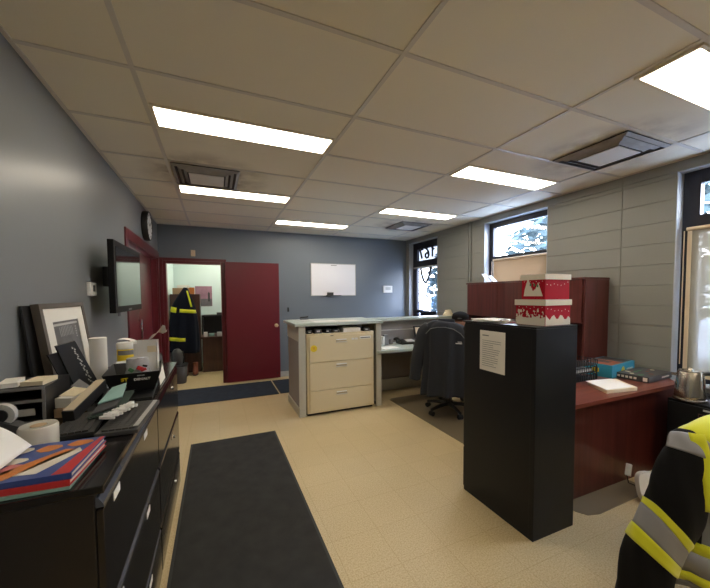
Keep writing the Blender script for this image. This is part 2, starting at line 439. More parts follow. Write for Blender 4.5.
def window(name, a, b, c, d, rails, fw, panes=('glass','glass')):
    f = M(); x0, x1 = RX+.10, RX+.16
    f.box(x0, x1, b-fw, b, c, d, .003); f.box(x0, x1, a, a+fw, c, d, .003)
    f.box(x0, x1, a+fw, b-fw, d-fw, d, .003); f.box(x0, x1, a+fw, b-fw, c, c+fw, .003)
    for z0, z1 in rails: f.box(x0-.005, x1, a+fw, b-fw, z0, z1, .003)
    fr = struct(name, f, X['alu'], local=True)
    edges = [c+fw] + [z for r in rails for z in r] + [d-fw]
    for (z0, z1), gm in zip(zip(edges[::2], edges[1::2]), panes): g = M(); g.box(x0+.028, x0+.034, a+fw-.004, b-fw+.004, z0-.004, z1+.004); obj('glass', g, X[gm], fr, local=True)
    return fr
w1 = window('window_1', W1[0]+.006, W1[1]-.006, W1[2]+.012, W1[3]-.006, [(2.02, 2.17)], .115)
w2 = window('window_2', W2[0]+.006, W2[1]-.006, W2[2]+.012, W2[3]-.006, [(2.0, 2.06)], .075)
w3 = window('door_3', W3[0]+.006, W3[1]-.006, .02, W3[3]-.006, [(2.03, 2.19)], .135, ('glassm','glasst'))
m = M(); m.box(RX+.155, RX+.165, 5.2, 5.75, .95, 1.17); m.box(RX+.09, RX+.1, 5.55, 5.79, 1.13, 1.19, .002); obj('push_bar', m, X['alu'], w3, local=True)
# number on the transom glass, lettered to be read from the street
m = M(); gx = RX+.119
for pl in ([(5.715,2.415),(5.60,2.415)], [(5.705,2.415),(5.665,2.33),(5.635,2.235)],
           [(5.53,2.430),(5.465,2.405),(5.415,2.345),(5.40,2.285),(5.43,2.235),(5.48,2.230),(5.52,2.265),(5.51,2.31),(5.46,2.330),(5.41,2.30)],
           [(5.235,2.375),(5.285,2.43),(5.285,2.235)]):
    m.tube([(gx, y, z) for y, z in pl], .019, 8)
obj('street_number', m, X['black'], w3, local=True)
# door closer with its hooped hose and light rail
m = M(); m.box(RX+.055, RX+.094, 5.1, 5.85, 2.035, 2.065, .004); obj('door_closer', m, X['lgrey'], w3, local=True)
m = M(); pts = [(RX+.08, 5.62-.34*t, 2.04-.30*math.sin(PI*t)**.8) for t in [k/14 for k in range(15)]]
m.tube(pts, .024); obj('pull_handle', m, X['black'], w3, smooth=True, local=True)

# ------------------------------------------------------------------ doors
m = M(); w = .07
for x0, x1 in ((OX0+.0005, OX0+.045), (OX1-.045, OX1-.0005)): m.box(x0, x1, FY-.012, FY+.13, 0, OT-.0005, .003)
m.box(OX0+.046, OX1-.046, FY-.012, FY+.13, OT-.045, OT-.0005, .003)
m.box(OX0-.045, OX0, FY-.018, FY-.0005, 0, OT+.045, .003); m.box(OX1, OX1+.045, FY-.018, FY-.0005, 0, OT+.045, .003); m.box(OX0, OX1, FY-.018, FY-.0005, OT, OT+.045, .003)
struct('trim_6', m, X['burgf'], local=True)
m = M(); m.box(.150, 1.045, FY-.075, FY-.035, .012, 2.075, .003)
dl = struct('door_1', m, X['burg'], local=True)
m = M()
for z0 in (.965,): 
    m.lathe([(.0,0),(.032,.001),(.033,.006),(.014,.010),(.012,.028),(.027,.036),(.029,.052),(.020,.062),(.0,.064)], (0,0,0), 20)
m2 = M(); m2.T = Matrix.Translation(V((.985, FY-.0755, .965))) @ Matrix.Rotation(PI/2, 4, 'X')
m2.lathe([(.001,0),(.032,.001),(.033,.006),(.014,.010),(.012,.028),(.027,.036),(.029,.052),(.020,.062),(.001,.064)], (0,0,0), 20)
obj('door_knob', m2, X['brass'], dl, smooth=True, local=True)
m = M()
for z in (.25, 1.05, 1.85): m.cyl((.140, FY-.05, z-.045), (.140, FY-.05, z+.045), .008, seg=10)
obj('hinge', m, X['burgf'], dl, local=True)
m = M(); m.cyl((.99, FY-.078, .10), (.99, FY-.10, .10), .012, seg=10); obj('door_stop', m, X['chrome'], dl, local=True)

# recessed red door in the left wall
m = M()
m.box(LX+.0005, LX+.016, DL0-.09, DL0+.02, 0, DLT+.09, .003); m.box(LX+.0005, LX+.016, DL1-.02, DL1+.09, 0, DLT+.09, .003); m.box(LX+.0005, LX+.016, DL0+.02, DL1-.02, DLT-.02, DLT+.09, .003)
m.box(LX-.155, LX, DL0+.001, DL0+.03, 0, DLT-.001); m.box(LX-.155, LX, DL1-.03, DL1-.001, 0, DLT-.001); m.box(LX-.155, LX, DL0+.03, DL1-.03, DLT-.03, DLT-.001)
struct('trim_7', m, X['burgf'], local=True)
m = M(); m.box(LX-.12, LX-.08, 4.99, DL1-.034, .01, DLT-.034, .003); m.box(LX-.12, LX-.08, DL0+.034, 4.98, .01, DLT-.034, .003)
d2 = struct('door_2', m, X['burg'], local=True)
m = M(); m.tube([(LX-.08, 4.90, .95), (LX-.045, 4.90, .95), (LX-.045, 4.90, 1.2), (LX-.08, 4.90, 1.2)], .010); obj('pull_handle', m, X['chrome'], d2, smooth=True, local=True)

# ------------------------------------------------------------------ ceiling lights and air diffusers
def light(x0, y0, label, first=[None]):
    loc = (x0+.61, y0+.1525, CZ-.0145)
    if first[0] is None:
        t = thing('ceiling_light', label, 'light', loc, 0, 'recessed strip lights', local=True)
        f = M(); a, b = .590, .138; ft = .0140
        f.box(-a, a, -b, -b+.018, .0, ft, .002); f.box(-a, a, b-.018, b, .0, ft, .002); f.box(-a, -a+.02, -b+.018, b-.018, 0, ft, .002); f.box(a-.02, a, -b+.018, b-.018, 0, ft, .002)
        obj('light_frame', f, X['fix'], t, local=True)
        d = M(); d.box(-a+.0200, a-.0200, -b+.0180, b-.0180, .0006, .0125); obj('diffuser', d, X['diff'], t, local=True)
        first[0] = t; return t
    return dup(first[0], loc, 0, label)
R1, R2, R3, R4 = RUN
r = lambda j: 2.01 + .61*j
light(R1, r(.5), 'long strip ceiling light, the one nearest the middle of the picture top left')
light(R1, r(3), 'strip ceiling light directly beyond the left air diffuser')
light(R2, r(5), 'farthest strip ceiling light, near the blue-grey wall above the whiteboard')
light(R3, r(3), 'small-looking strip ceiling light just in front of the far air diffuser')
light(R3, r(.5), 'strip ceiling light above the middle window and hutch')
light(R3, r(-2), 'large bright ceiling light at the top right edge of the photo')
for x, j in ((R1, -4), (R2-.0, -6), (R3, -5)): light(x, r(j), 'unseen strip ceiling light added behind the viewer to light the room')  # unseen fixtures added to raise the room's light level
def vent(k, label, first=[None]):
    x, y = VENTS[k]; loc = (x, y, CZ-.040)
    if first[0] is None:
        t = thing('air_diffuser', label, 'vent', loc, 0, 'square ceiling air diffusers', local=True)
        h = .283
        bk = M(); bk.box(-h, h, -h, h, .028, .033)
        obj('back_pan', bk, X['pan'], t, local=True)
        for s, z0, z1 in ((.283, .026, .012), (.235, .024, .008), (.190, .022, .004)):
            q = M(); i = s-.026
            for sx, sy in ((1,0),(-1,0),(0,1),(0,-1)):
                ax = V((-sy, sx, 0)); n = V((sx, sy, 0)); up = V((0,0,1))
                q.board(n*i-ax*i+up*z1, n*i+ax*i+up*z1, n*s+ax*s+up*z0, n*s-ax*s+up*z0, .003)
            obj('diffuser_ring', q, X['vent'], t, local=True)
        p = M(); p.box(-.150, .150, -.150, .150, .000, .006, .002); obj('centre_plate', p, X['ventw'], t, local=True)
        c = M(); c.box(-.03, .03, .10, .14, .006, .027); obj('bracket', c, X['vent'], t, local=True)
        first[0] = t; return t
    return dup(first[0], loc, 0, label)
vent(0, 'dusty square ceiling air diffuser at left, between two strip lights')
vent(1, 'dusty square ceiling air diffuser near the block wall, largest in view')
vent(2, 'small-looking square ceiling air diffuser near the far street door')

# ------------------------------------------------------------------ floor mats
def floormat(name, x0, x1, y0, y1, mt, label, cat='mat', group=None, edge=True):
    t = thing(name, label, cat, ((x0+x1)/2, (y0+y1)/2, 0), 0, group)
    a = M(); a.box(x0+.018, x1-.018, y0+.018, y1-.018, .0008, .010, .002); obj('pile', a, mt, t)
    e = M()
    for q in ((x0,x1,y0,y0+.0175),(x0,x1,y1-.0175,y1),(x0,x0+.0175,y0+.0176,y1-.0176),(x1-.0175,x1,y0+.0176,y1-.0176)): e.box(*q, .0008, .006, .002)
    obj('rubber_edge', e, X['rubber'], t); return t
floormat('floor_mat', -.27, .565, .55, 3.63, X['mat'], 'long charcoal carpet runner along the black filing cabinets')
floormat('floor_mat', -.80, .850, 4.99, 5.84, X['bmat'], 'navy carpet mat across the office doorway, left of the seam', group='navy mats')
floormat('floor_mat', .868, 2.5, 5.00, 5.83, X['bmat'], 'navy carpet mat beside the reception counter, right of the seam', group='navy mats')
def chairmat(pts, label):
    a = M(); a.prism(pts, (0,0,.0008), (1,0,0), (0,1,0), .004); return one('chair_mat', a, X['cmat'], label, 'mat')
chairmat([(2.23,1.42),(2.27,1.36),(2.36,1.335),(2.9,1.345),(2.98,1.39),(3.0,1.46),(3.0,2.2),(2.23,2.2)], 'smoky plastic chair mat under the mahogany desk')
chairmat([(2.24,2.55),(2.27,2.5),(3.05,2.5),(3.05,4.1),(2.3,4.1),(2.24,4.05)], 'brown plastic chair mat under the swivel chair')

# ------------------------------------------------------------------ black lateral files on the left
FX, TZ = -.293, .985                              # front plane, top
def lateral(y0, y1, label, group, near):
    t = thing('lateral_file_cabinet', label, 'cabinet', ((LX+.03+FX)/2, (y0+y1)/2, 0), 0, group)
    b = M(); b.box(LX+.03, FX-.022, y0, y1, .0, TZ-.022, .003); obj('body', b, X['lateralend'], t)
    b = M(); b.box(LX+.03, FX, y0, y1, TZ-.0215, TZ, .004); obj('top', b, X['lateral'], t)
    zz = [.025, .285, .610, TZ-.028]
    for i in range(3):
        z0, z1 = zz[i]+.004, zz[i+1]-.004
        d = M(); d.box(FX-.0215, FX-.004, y0+.006, y1-.006, z0, z1-.036, .002); dr = obj('drawer', d, X['lateral'], t)
        h = M(); h.prism([(-.0215,-.0300),(-.002,-.0300),(-.004,-.020),(-.015,-.003),(-.0215,-.003)], (FX,y1-.006,z1), (1,0,0), (0,0,1), y1-y0-.012)
        obj('lip_handle', h, X['silver'] if near else X['lateral'], dr)
        for y in ([y0+.10, y0+.55] if near else [y0+.5]):
            lab = M(); lab.box(FX-.0039, FX-.0025, y, y+.065, z1-.070, z1-.043); obj('label_holder', lab, X['paperw'] if near else X['chrome'], dr)
        if not near:
            k = M(); k.cyl((FX-.004, y1-.30, z1-.10), (FX+.003, y1-.30, z1-.10), .010, seg=14); obj('lock', k, X['chrome'], dr, smooth=True)
    return t
lateral(1.065, 1.955, 'glossy black lateral filing cabinet nearest the viewer, with a colourful book on it', 'black lateral files', True)
lateral(1.962, 2.90, 'glossy black lateral filing cabinet farther away, under the black logo tray', 'black lateral files', False)

# ---- things on the left cabinets
T = TZ + .001
RZ = math.radians
# three books
def book(c, w, d, h, rz, cover, label, prints=None):
    t = thing('book', label, 'book', c, rz, local=True)
    p = M(); p.box(-w/2+.004, w/2-.004, -d/2+.004, d/2-.004, .0025, h-.0025); obj('pages', p, X['pages'], t, local=True)
    q = M(); q.box(-w/2, w/2, -d/2, d/2, 0, .0022); q.box(-w/2, w/2, -d/2, d/2, h-.0022, h); q.box(-w/2, w/2, -d/2, -d/2+.003, .0022, h-.0022)
    obj('cover', q, cover, t, local=True)
    if prints: 
        ps, mts = prints
        q = M()
        for mi, poly in ps: q.mi = mi; q.prism(poly, (0,0,h+.0001), (w/.286,0,0), (0,d/.215,0), .0006)
        obj('cover_print', q, mts, t, local=True)
    return t
def blob(cx, cy, rx, ry, n=9, rot=0.0):
    return [(cx+rx*math.cos(2*PI*k/n+rot)*(1+.15*math.sin(3*k)), cy+ry*math.sin(2*PI*k/n+rot)*(1+.12*math.cos(2*k))) for k in range(n)]
book((-.520, 1.205, T), .310, .245, .009, RZ(-2), X['teal'], 'thin teal and olive catalogue at the bottom of the book pile')
book((-.510, 1.212, T+.0093), .300, .248, .016, RZ(-4), X['bookred'], 'thick red-covered book between the catalogue and the blue book')
ps = [(0, blob(.02,.065,.030,.022)), (1, blob(-.05,.070,.030,.022)), (0, blob(.09,.078,.032,.020)), (2, [(-.12,.01),(-.07,.005),(-.05,.045),(-.10,.05)]),
      (1, blob(-.03,.005,.030,.018)), (0, [(-.06,-.085),(.0,-.095),(.10,.035),(.065,.045)]), (1, [(.01,-.08),(.06,-.085),(.115,.02),(.10,.045),(.05,.0)]),
      (1, [(-.13,-.07),(-.07,-.085),(-.06,-.04),(-.125,-.03)]), (2, [(-.05,-.06),(-.02,-.07),(0,-.02),(-.03,-.01)]), (3, [(.10,-.105),(.138,-.105),(.141,.105),(.130,.105)])]
book((-.508, 1.214, T+.0256), .296, .246, .016, RZ(-3), X['bookblue'], 'blue cookbook-like book with food pictures on its cover, topmost of the pile',
     (ps, [X['orange'], X['snow'], X['pink'], X['bookred']]))
m = M()
def curl(u, v):
    a = -.15 + 1.9*u
    return (-.76 + .215*u + .015*v, 1.075 + .22*v, T+.052 + .100*math.sin(PI*(.12+.80*u))*(.75+.25*v) - .020*u)
m.sheet(curl, 20, 6, .0006); one('paper_sheet', m, X['paperw'], 'large white sheet of paper curling up over the blue book', 'paper', smooth='all')
t = thing('film_roll', 'translucent whitish roll of packing film standing behind the book', 'roll', (-.548,1.385,T))
m = M(); m.lathe([(.022,.002),(.049,.0),(.051,.004),(.0505,.045),(.051,.086),(.047,.092),(.022,.090),(.021,.085),(.021,.006)], (-.548,1.385,T)); obj('film', m, X['tape'], t, smooth=True)
m = M(); m.lathe([(.015,.001),(.0205,.001),(.0205,.0905),(.015,.0905)], (-.548,1.385,T)); obj('core', m, X['card'], t, smooth=True)
# tape dispenser
t = thing('tape_dispenser', 'dark grey desk tape dispenser at the left edge of the cabinet top', 'dispenser', (-.70, 1.60, T))
m = M(); m.prism([(-.085,0),(.075,0),(.085,.02),(.07,.032),(.02,.035),(-.03,.06),(-.07,.055),(-.088,.03)], (-.70,1.575,T), (1,0,0), (0,0,1), -.05); obj('dispenser_body', m, X['dgrey'], t)
m = M(); m.cyl((-.735,1.588,T+.078),(-.735,1.612,T+.078), .042, seg=24); obj('tape_reel', m, X['lgrey'], t, smooth=True)
m = M(); m.cyl((-.735,1.582,T+.078),(-.735,1.618,T+.078), .024, seg=20); obj('reel_hub', m, X['black'], t, smooth=True)
# desk organizer
t = thing('desk_organizer', 'two-tier black desk organizer with grey edges against the wall', 'organizer', (-.735, 1.83, T))
m = M(); x0, x1, y0, y1 = -.825, -.650, 1.71, 1.95
m.box(x0,x1,y1-.008,y1,T,T+.145); m.box(x0,x0+.008,y0,y1-.008,T,T+.145); m.box(x1-.008,x1,y0,y1-.008,T,T+.145)
for z in (.0, .086, .137): m.box(x0+.008,x1-.008,y0+.002,y1-.008,T+z,T+z+.008)
obj('shelf_body', m, X['black'], t)
m = M()
for z in (.086,.137): m.box(x0,x1,y0-.004,y0-.0003,T+z,T+z+.012,.001)
m.box(x1-.010,x1,y0-.004,y0-.0003,T,T+.085); m.box(x1-.010,x1,y0-.004,y0-.0003,T+.0985,T+.1365); obj('edge_strip', m, X['grey'], t)
m = M(); m.box(-.80,-.69,y0+.012,y0+.016,T+.03,T+.058,.001); obj('label_plate', m, X['lgrey'], t)
m = M(); m.rbox((-.79,1.80,T+.156),(.060,.12,.020),.2,.002); one('paper_stack', m, X['paper'], 'crumpled off-white papers on top of the desk organizer, nearer the wall', 'paper')
m = M(); m.rbox((-.70,1.80,T+.155),(.075,.11,.018),-.1,.002); one('envelope_stack', m, X['manila'], 'small stack of cream envelopes on the desk organizer', 'paper')
# cream carton on a brown box, small dark open lid
m = M(); m.rbox((-.595,1.785,T+.018),(.070,.09,.036),-.3,.002); one('cardboard_box', m, X['card'], 'small brown cardboard box under the cream carton', 'box')
t = thing('carton', 'small cream carton with its lid flap open', 'carton', (-.600,1.795,T+.037))
m = M(); m.rbox((-.600,1.795,T+.0575),(.066,.075,.042),-.35,.002); obj('carton_body', m, X['matte'], t)
m = M(); m.board((-.640,1.80,T+.0815),(-.575,1.77,T+.0815),(-.545,1.845,T+.090),(-.610,1.87,T+.100), .002); obj('carton_flap', m, X['manila'], t)
t = thing('box_lid', 'shallow dark box lid with a pale rim tilted beside the carton', 'lid', (-.60,1.95,T))
m = M(); m.board((-.640,1.93,T+.090),(-.570,1.90,T+.040),(-.555,1.96,T+.057),(-.625,1.99,T+.110), .03); obj('lid_tray', m, X['dgrey'], t)
m = M(); m.board((-.574,1.897,T+.041),(-.566,1.895,T+.037),(-.549,1.962,T+.057),(-.557,1.964,T+.061), .036); obj('pale_rim', m, X['matte'], t)

# pictures leaning on the left wall
def board_in(m, P, u0, u1, v0, v1, lift, t):
    """sub-rectangle of the quad P (p0 bottom-left, p1 bottom-right, p2 top-right, p3 top-left), lifted along its normal"""
    p = [V(q) for q in P]; n = (p[1]-p[0]).cross(p[3]-p[0]).normalized()
    f = lambda u, v: (p[0]*(1-u)+p[1]*u)*(1-v) + (p[3]*(1-u)+p[2]*u)*v + n*lift
    m.board(f(u0,v0), f(u1,v0), f(u1,v1), f(u0,v1), t)
def framed(name, label, P, th, fw, fmat, art, matw=0, matmat=None):
    c = (V(P[0])+V(P[1]))/2
    t = thing(name, label, 'picture', c)
    a = M()
    for u0,u1,v0,v1 in ((0,1,0,fw),(0,1,1-fw,1),(0,fw,fw,1-fw),(1-fw,1,fw,1-fw)): board_in(a, P, u0,u1,v0,v1, 0, th)
    obj('picture_frame', a, fmat, t)
    if matmat:
        a = M(); mw = matw
        for u0,u1,v0,v1 in ((fw,1-fw,fw,fw+mw),(fw,1-fw,1-fw-mw,1-fw),(fw,fw+mw,fw+mw,1-fw-mw),(1-fw-mw,1-fw,fw+mw,1-fw-mw)): board_in(a, P, u0,u1,v0,v1, -.004, .003)
        obj('mat_board', a, matmat, t)
    k = fw+(matw if matmat else 0)
    a = M(); board_in(a, P, k, 1-k, k, 1-k, -.009, .004); obj('print', a, art, t)
    return t
# board corners: y runs away from the viewer; fronts face +X
tl = framed('framed_picture', 'large taupe-framed print with white mat leaning on the grey wall', [(-.722,2.035,T+.005),(-.722,2.60,T+.005),(-.783,2.60,T+.478),(-.783,2.035,T+.478)][::1], .032, .055, X['frame'], X['art'], .15, X['matte'])
a = M(); P = [(-.722,2.035,T+.005),(-.722,2.60,T+.005),(-.783,2.60,T+.478),(-.783,2.035,T+.478)]
for k in range(9):
    u = .34+.035*k; board_in(a, P, u, u+.006, .62, .74-.004*abs(k-4), -.0085, .0004)
board_in(a, P, .23, .77, .745, .77, -.0085, .0004)
for k in range(5): board_in(a, P, .70, .72, .58+.03*k, .595+.03*k, -.0085, .0004)
obj('print_details', a, X['lgrey'], tl)
m = M(); m.board((-.776,1.975,T+.001),(-.776,2.5,T+.001),(-.8200,2.5,T+.47),(-.8200,1.975,T+.47), .010); one('canvas_board', m, X['black'], 'black board behind the taupe-framed print against the wall', 'board')
# dark plaques leaning in front
def plaque(P, th, label, script):
    c = (V(P[0])+V(P[1]))/2; t = thing('plaque', label, 'plaque', c)
    a = M(); a.board(*P, th); obj('plaque_board', a, X['artd'], t)
    if script:
        a = M(); rnd = random.Random(3)
        for k in range(26):
            v = .08+.84*k/26; u = .74+.05*math.sin(k*1.9)+rnd.uniform(-.02,.02)
            board_in(a, P, u-.045, u+.03, v, v+.014, .0008, .0006); board_in(a, P, u-.02, u-.005, v-.012, v+.034, .0009, .0006)
        obj('script_lettering', a, X['lgrey'], t, label='pale looping script down the edge')
    return t
plaque([(-.645,2.05,T+.0045),(-.568,2.132,T+.0045),(-.650,2.035,T+.293),(-.700,1.965,T+.278)], .014, 'dark glossy plaque with pale looping script leaning in front of the print', True)
plaque([(-.672,2.035,T+.0045),(-.610,2.11,T+.0045),(-.683,2.02,T+.250),(-.728,1.955,T+.240)], .010, 'plain black plaque tucked behind the scripted one', False)

# keyboards, folders, clutter
def keyboard(c, w, d, rz, base, keys, label, rows=5, cols=15, tilt=0.0):
    t = thing('keyboard', label, 'keyboard', c, rz, 'old keyboards', local=True)
    t.rotation_euler = (tilt, 0, rz)
    b = M(); b.box(-w/2, w/2, -d/2, d/2, 0, .016, .004); obj('keyboard_body', b, base, t, local=True)
    k = M(); kw = (w-.024)/cols; kd = (d-.03)/rows
    for i in range(cols):
        for j in range(rows):
            x = -w/2+.012+i*kw; y = -d/2+.012+j*kd
            k.box(x+.001, x+kw-.001, y+.001, y+kd-.001, .0162, .022)
    obj('keys', k, keys, t, local=True); return t
KEYS = mat('worn_black_keys', (.045,.043,.040), .5)
keyboard((-.500,1.585,T+.001), .26, .13, RZ(-85), X['black'], KEYS, 'black keyboard under the folders, left of the other one')
kb = keyboard((-.338,1.61,T+.001), .37, .135, RZ(87), X['dgrey'], KEYS, 'dark keyboard with a pale key strip at the cabinet edge')
m = M()
for i in range(13): m.box(-.165+.025*i, -.145+.025*i, -.064, -.048, .0222, .0245)
obj('function_keys', m, X['lgrey'], kb, local=True)
m = M(); m.rbox((-.43,1.39,T+.0012),(.012,.125,.0016), RZ(-28)); m.rbox((-.42,1.397,T+.0012),(.028,.125,.0014), RZ(-28)); one('label_strip', m, X['paper'], 'strip of white labels lying in front of the keyboards', 'label')
def folder(P, th, mt, label, name='folder', cat='folder', pages=None, group=None):
    c = V(P[0]); t = thing(name, label, cat, c, 0, group)
    p = [V(q) for q in P]; n = (p[1]-p[0]).cross(p[3]-p[0]).normalized()
    a = M(); a.board(*p, .0025); a.board(*[q-n*(th-.0025) for q in p], .0025); obj('cover', a, mt, t)
    a = M(); board_in(a, P, .02, .985, .02, .975, -.0027, th-.0056); obj('pages', a, pages or X['paper'], t); return t
folder([(-.478,1.585,T+.032),(-.375,1.63,T+.034),(-.375,1.86,T+.060),(-.478,1.84,T+.058)], .008, mat('dark_green_folder',(.03,.055,.045),.4), 'dark green folder with a pale edge on the keyboards', group='folders on the keyboards')
folder([(-.470,1.60,T+.042),(-.400,1.66,T+.050),(-.405,1.86,T+.082),(-.475,1.84,T+.072)], .007, X['dgrey'], 'thin grey folder lying on the green folder', group='folders on the keyboards')
folder([(-.470,1.68,T+.062),(-.392,1.72,T+.070),(-.398,1.83,T+.106),(-.450,1.81,T+.094)], .006, X['teal'], 'pale green folder fanned out above the grey folder', group='folders on the keyboards')
t = thing('binder', 'black binder with a tan top, tilted against the black tray', 'binder', (-.525,1.75,T))
m = M(); m.rbox((-.527,1.745,T+.068),(.040,.29,.048),RZ(-7),.003,.19); obj('binder_cover', m, X['black'], t)
m = M(); m.rbox((-.527,1.740,T+.0935),(.036,.28,.002),RZ(-7),0,.19); obj('tan_spine', m, mat('tan_spine',(.50,.41,.28),.8), t)
m = M()
for k in range(7):
    m.rbox((-.395+.008*k, 1.51+.022*k, T+.048+.003*(k%2)), (.055,.010,.012), RZ(-20), .002)
m.rbox((-.371,1.605,T+.046),(.018,.17,.016),RZ(-15),.003)
one('charging_cradle', m, X['white'], 'white ribbed plastic cradle lying across the dark keyboard', 'cradle')
# paper towel roll, carton, canister
t = thing('paper_towel_roll', 'tall white paper towel roll standing beside the scripted plaque', 'roll', (-.607,2.215,T))
m = M(); m.lathe([(.018,.001),(.039,.0),(.040,.003),(.0395,.14),(.040,.283),(.038,.285),(.018,.285)], (-.607,2.215,T)); obj('towel', m, X['paperw'], t, smooth=True)
m = M(); m.lathe([(.014,.001),(.0175,.001),(.0175,.284),(.014,.284)], (-.607,2.215,T)); obj('core', m, X['card'], t, smooth=True)
m = M(); m.rbox((-.665,2.46,T+.10),(.05,.10,.20),.1,.003); one('carton', m, X['paper'], 'off-white carton half hidden behind the paper towel roll', 'carton')
t = thing('wipes_canister', 'yellow wipes canister with a white lid behind the black tray', 'canister', (-.565,2.62,T))
m = M(); m.lathe([(.001,.0),(.050,.0),(.052,.006),(.052,.158),(.050,.162),(.001,.162)], (-.565,2.62,T)); obj('canister_body', m, X['yellow'], t, smooth=True)
m = M(); m.lathe([(.001,.1625),(.054,.1625),(.055,.166),(.055,.196),(.050,.204),(.001,.206)], (-.565,2.62,T)); obj('lid', m, X['white'], t, smooth=True)
m = M(); m.sheet(lambda u,v: (-.565+.0525*math.cos(-2.4+2.2*u), 2.62+.0525*math.sin(-2.4+2.2*u), T+.125+.03*v), 12, 1, -.0006); obj('label_band', m, X['grey'], t)
m = M(); m.board((-.545,2.36,T),(-.480,2.40,T),(-.505,2.43,T+.115),(-.570,2.39,T+.115), .004); one('card', m, X['matte'], 'small white card leaning behind the black tray', 'card')
# black logo tray on a flat black box
rzt = RZ(6); tc = V((-.415,2.095,T))
t = thing('flat_box', 'flat black box under the logo tray', 'box', tc+V((.0,-.13,0)), RZ(4), local=True)
m = M(); m.box(-.105,.105,-.10,.20,0,.014,.003); obj('box_body', m, X['black'], t, local=True)
m = M(); m.box(-.1055,.1055,-.1005,.2005,.006,.0075); obj('lid_seam', m, X['dgrey'], t, local=True)
t = thing('tray', 'black tapered tray with a yellow and white logo on its front', 'tray', tc+V((0,0,.0155)), rzt, local=True)
def trap(z, k): 
    a = .090+.035*k; b0 = -.085-.055*k; b1 = .10+.10*k
    return [V((-a,b0,z)),V((a,b0,z)),V((a,b1,z)),V((-a,b1,z))]
m = M(); h = .106
m.loft([trap(0,0), trap(h,1)], True, False); 
inn = lambda z,k: [V((p.x*.955, p.y*.955, z)) for p in trap(z,k)]
m.loft([inn(.005,.05), inn(h,1)], True, False)
o4, i4 = trap(h,1), inn(h,1)
for k in range(4): m._n([o4[k],o4[(k+1)%4],i4[(k+1)%4],i4[k]], [(0,1,2,3)])
obj('tray_shell', m, X['black'], t, local=True)
nrm = V((0,-h,.055*-1)).normalized(); ay = V((0,-.055,h)).normalized()
def fp(x, s): return V((x, -.085-.055*s, h*s)) + V((0,-.0015,-.001))
m = text_mesh('ST', .028, fp(-.035,.70), (1,0,0), ay, .0016, bold=.0012); obj('logo_mark', m, X['yellow'], t, local=True)
m = text_mesh('DENALT', .019, fp(.040,.66), (1,0,0), ay, .0016, bold=.0010); text_mesh('SERVICE', .009, fp(.035,.86), (1,0,0), ay, .0016, m=m); obj('logo_wording', m, X['white'], t, local=True)
# clear bag and open carton standing in the tray
t = thing('plastic_bag', 'crinkled clear bag holding red and green items in the black tray', 'bag', (-.395,2.06,T+.045))
rnd = random.Random(5)
m = M(); rings = []
for i in range(7):
    z = T+.026+.160*i/6; kx = .062*(1-.25*(i/6)**2); ky = .036*(1-.5*(i/6)**2)
    rings.append([V((-.392+kx*math.cos(2*PI*j/18)*(1+rnd.uniform(-.12,.12)), 2.045+ky*math.sin(2*PI*j/18)*(1+rnd.uniform(-.15,.15)), z+rnd.uniform(-.005,.005))) for j in range(18)])
m.loft(rings); obj('bag_film', m, X['bag'], t, smooth=True)
m = M(); m.rbox((-.372,1.998,T+.136),(.034,.014,.020),.3,.004,0,.5); m.rbox((-.358,1.998,T+.128),(.026,.012,.012),.2,.003,0,-.4); obj('red_item', m, X['bookred'], t, smooth=True)
m = M(); m.rbox((-.414,2.000,T+.130),(.024,.012,.018),.2,.003,0,.7); obj('green_item', m, X['green'], t, smooth=True)
m = M(); m.rbox((-.352,2.000,T+.148),(.022,.010,.010),.1,.003,0,.3); obj('dark_item', m, X['black'], t, smooth=True)
t = thing('open_carton', 'open white carton with torn flaps standing in the black tray', 'carton', (-.37,2.165,T+.043))
m = M(); x0,x1,y0,y1,z0,z1 = -.425,-.315,2.125,2.20,T+.045,T+.262
m.box(x0,x1,y1-.002,y1,z0,z1); m.box(x0,x0+.002,y0,y1,z0,z1); m.box(x1-.002,x1,y0,y1,z0,z1); m.box(x0,x1,y0,y0+.002,z0,z1-.01); m.box(x0,x1,y0,y1,z0,z0+.002)
obj('carton_body', m, X['white'], t)
m = M(); m.board((-.36,2.122,z0+.155),(-.318,2.122,z0+.155),(-.318,2.122,z0+.19),(-.36,2.122,z0+.19), .001); obj('carton_label', m, X['manila'], t)
m = M(); m.sheet(lambda u,v: (x1-.045+.09*u, y0+.075*v, z1+.075*math.sin(u*1.5)*(1-.35*v)+.018*math.sin(u*9+v*4)*u), 8, 4, .001)
obj('torn_flap', m, X['white'], t)
m = M(); m.sheet(lambda u,v: (x0-.075*u, y0+.07*v, z1+.016*math.sin(u*2.2)), 6, 2, .001); obj('torn_flap', m, X['paper'], t)
# papers and dark bag at the far end of the cabinet
t = thing('clipboard', 'clipboard of white papers leaning by the tray on the far black cabinet', 'clipboard', (-.31,2.30,T))
P = [(-.305,2.13,T),(-.305,2.34,T),(-.33,2.40,T+.10),(-.33,2.20,T+.10)]
m = M(); m.board(*P, .003); obj('clip_board', m, X['dgrey'], t)
m = M(); board_in(m, P, .05,.95,.04,.9,.0015,.001); obj('paper_sheet', m, X['paperw'], t)
t = thing('document_case', 'dark grey soft document case standing at the end of the far cabinet', 'case', (-.40,2.66,T))
m = M(); rings = []
for i in range(6):
    k = i/5; z = T+.10*k; rings.append([V((-.385+(.022-.012*k)*math.cos(a)*(1 if math.cos(a)>0 else 1.2)+.006*math.sin(3*a), 2.62+(.16-.02*k)*math.sin(a), z)) for a in [2*PI*j/20 for j in range(20)]])
m.loft(rings); obj('case_body', m, X['dgrey'], t, smooth=True)
m = M(); m.tube([(-.385,2.56,T+.1005),(-.385,2.57,T+.125),(-.385,2.67,T+.125),(-.385,2.68,T+.1005)], .005); obj('carry_handle', m, X['black'], t, smooth=True)

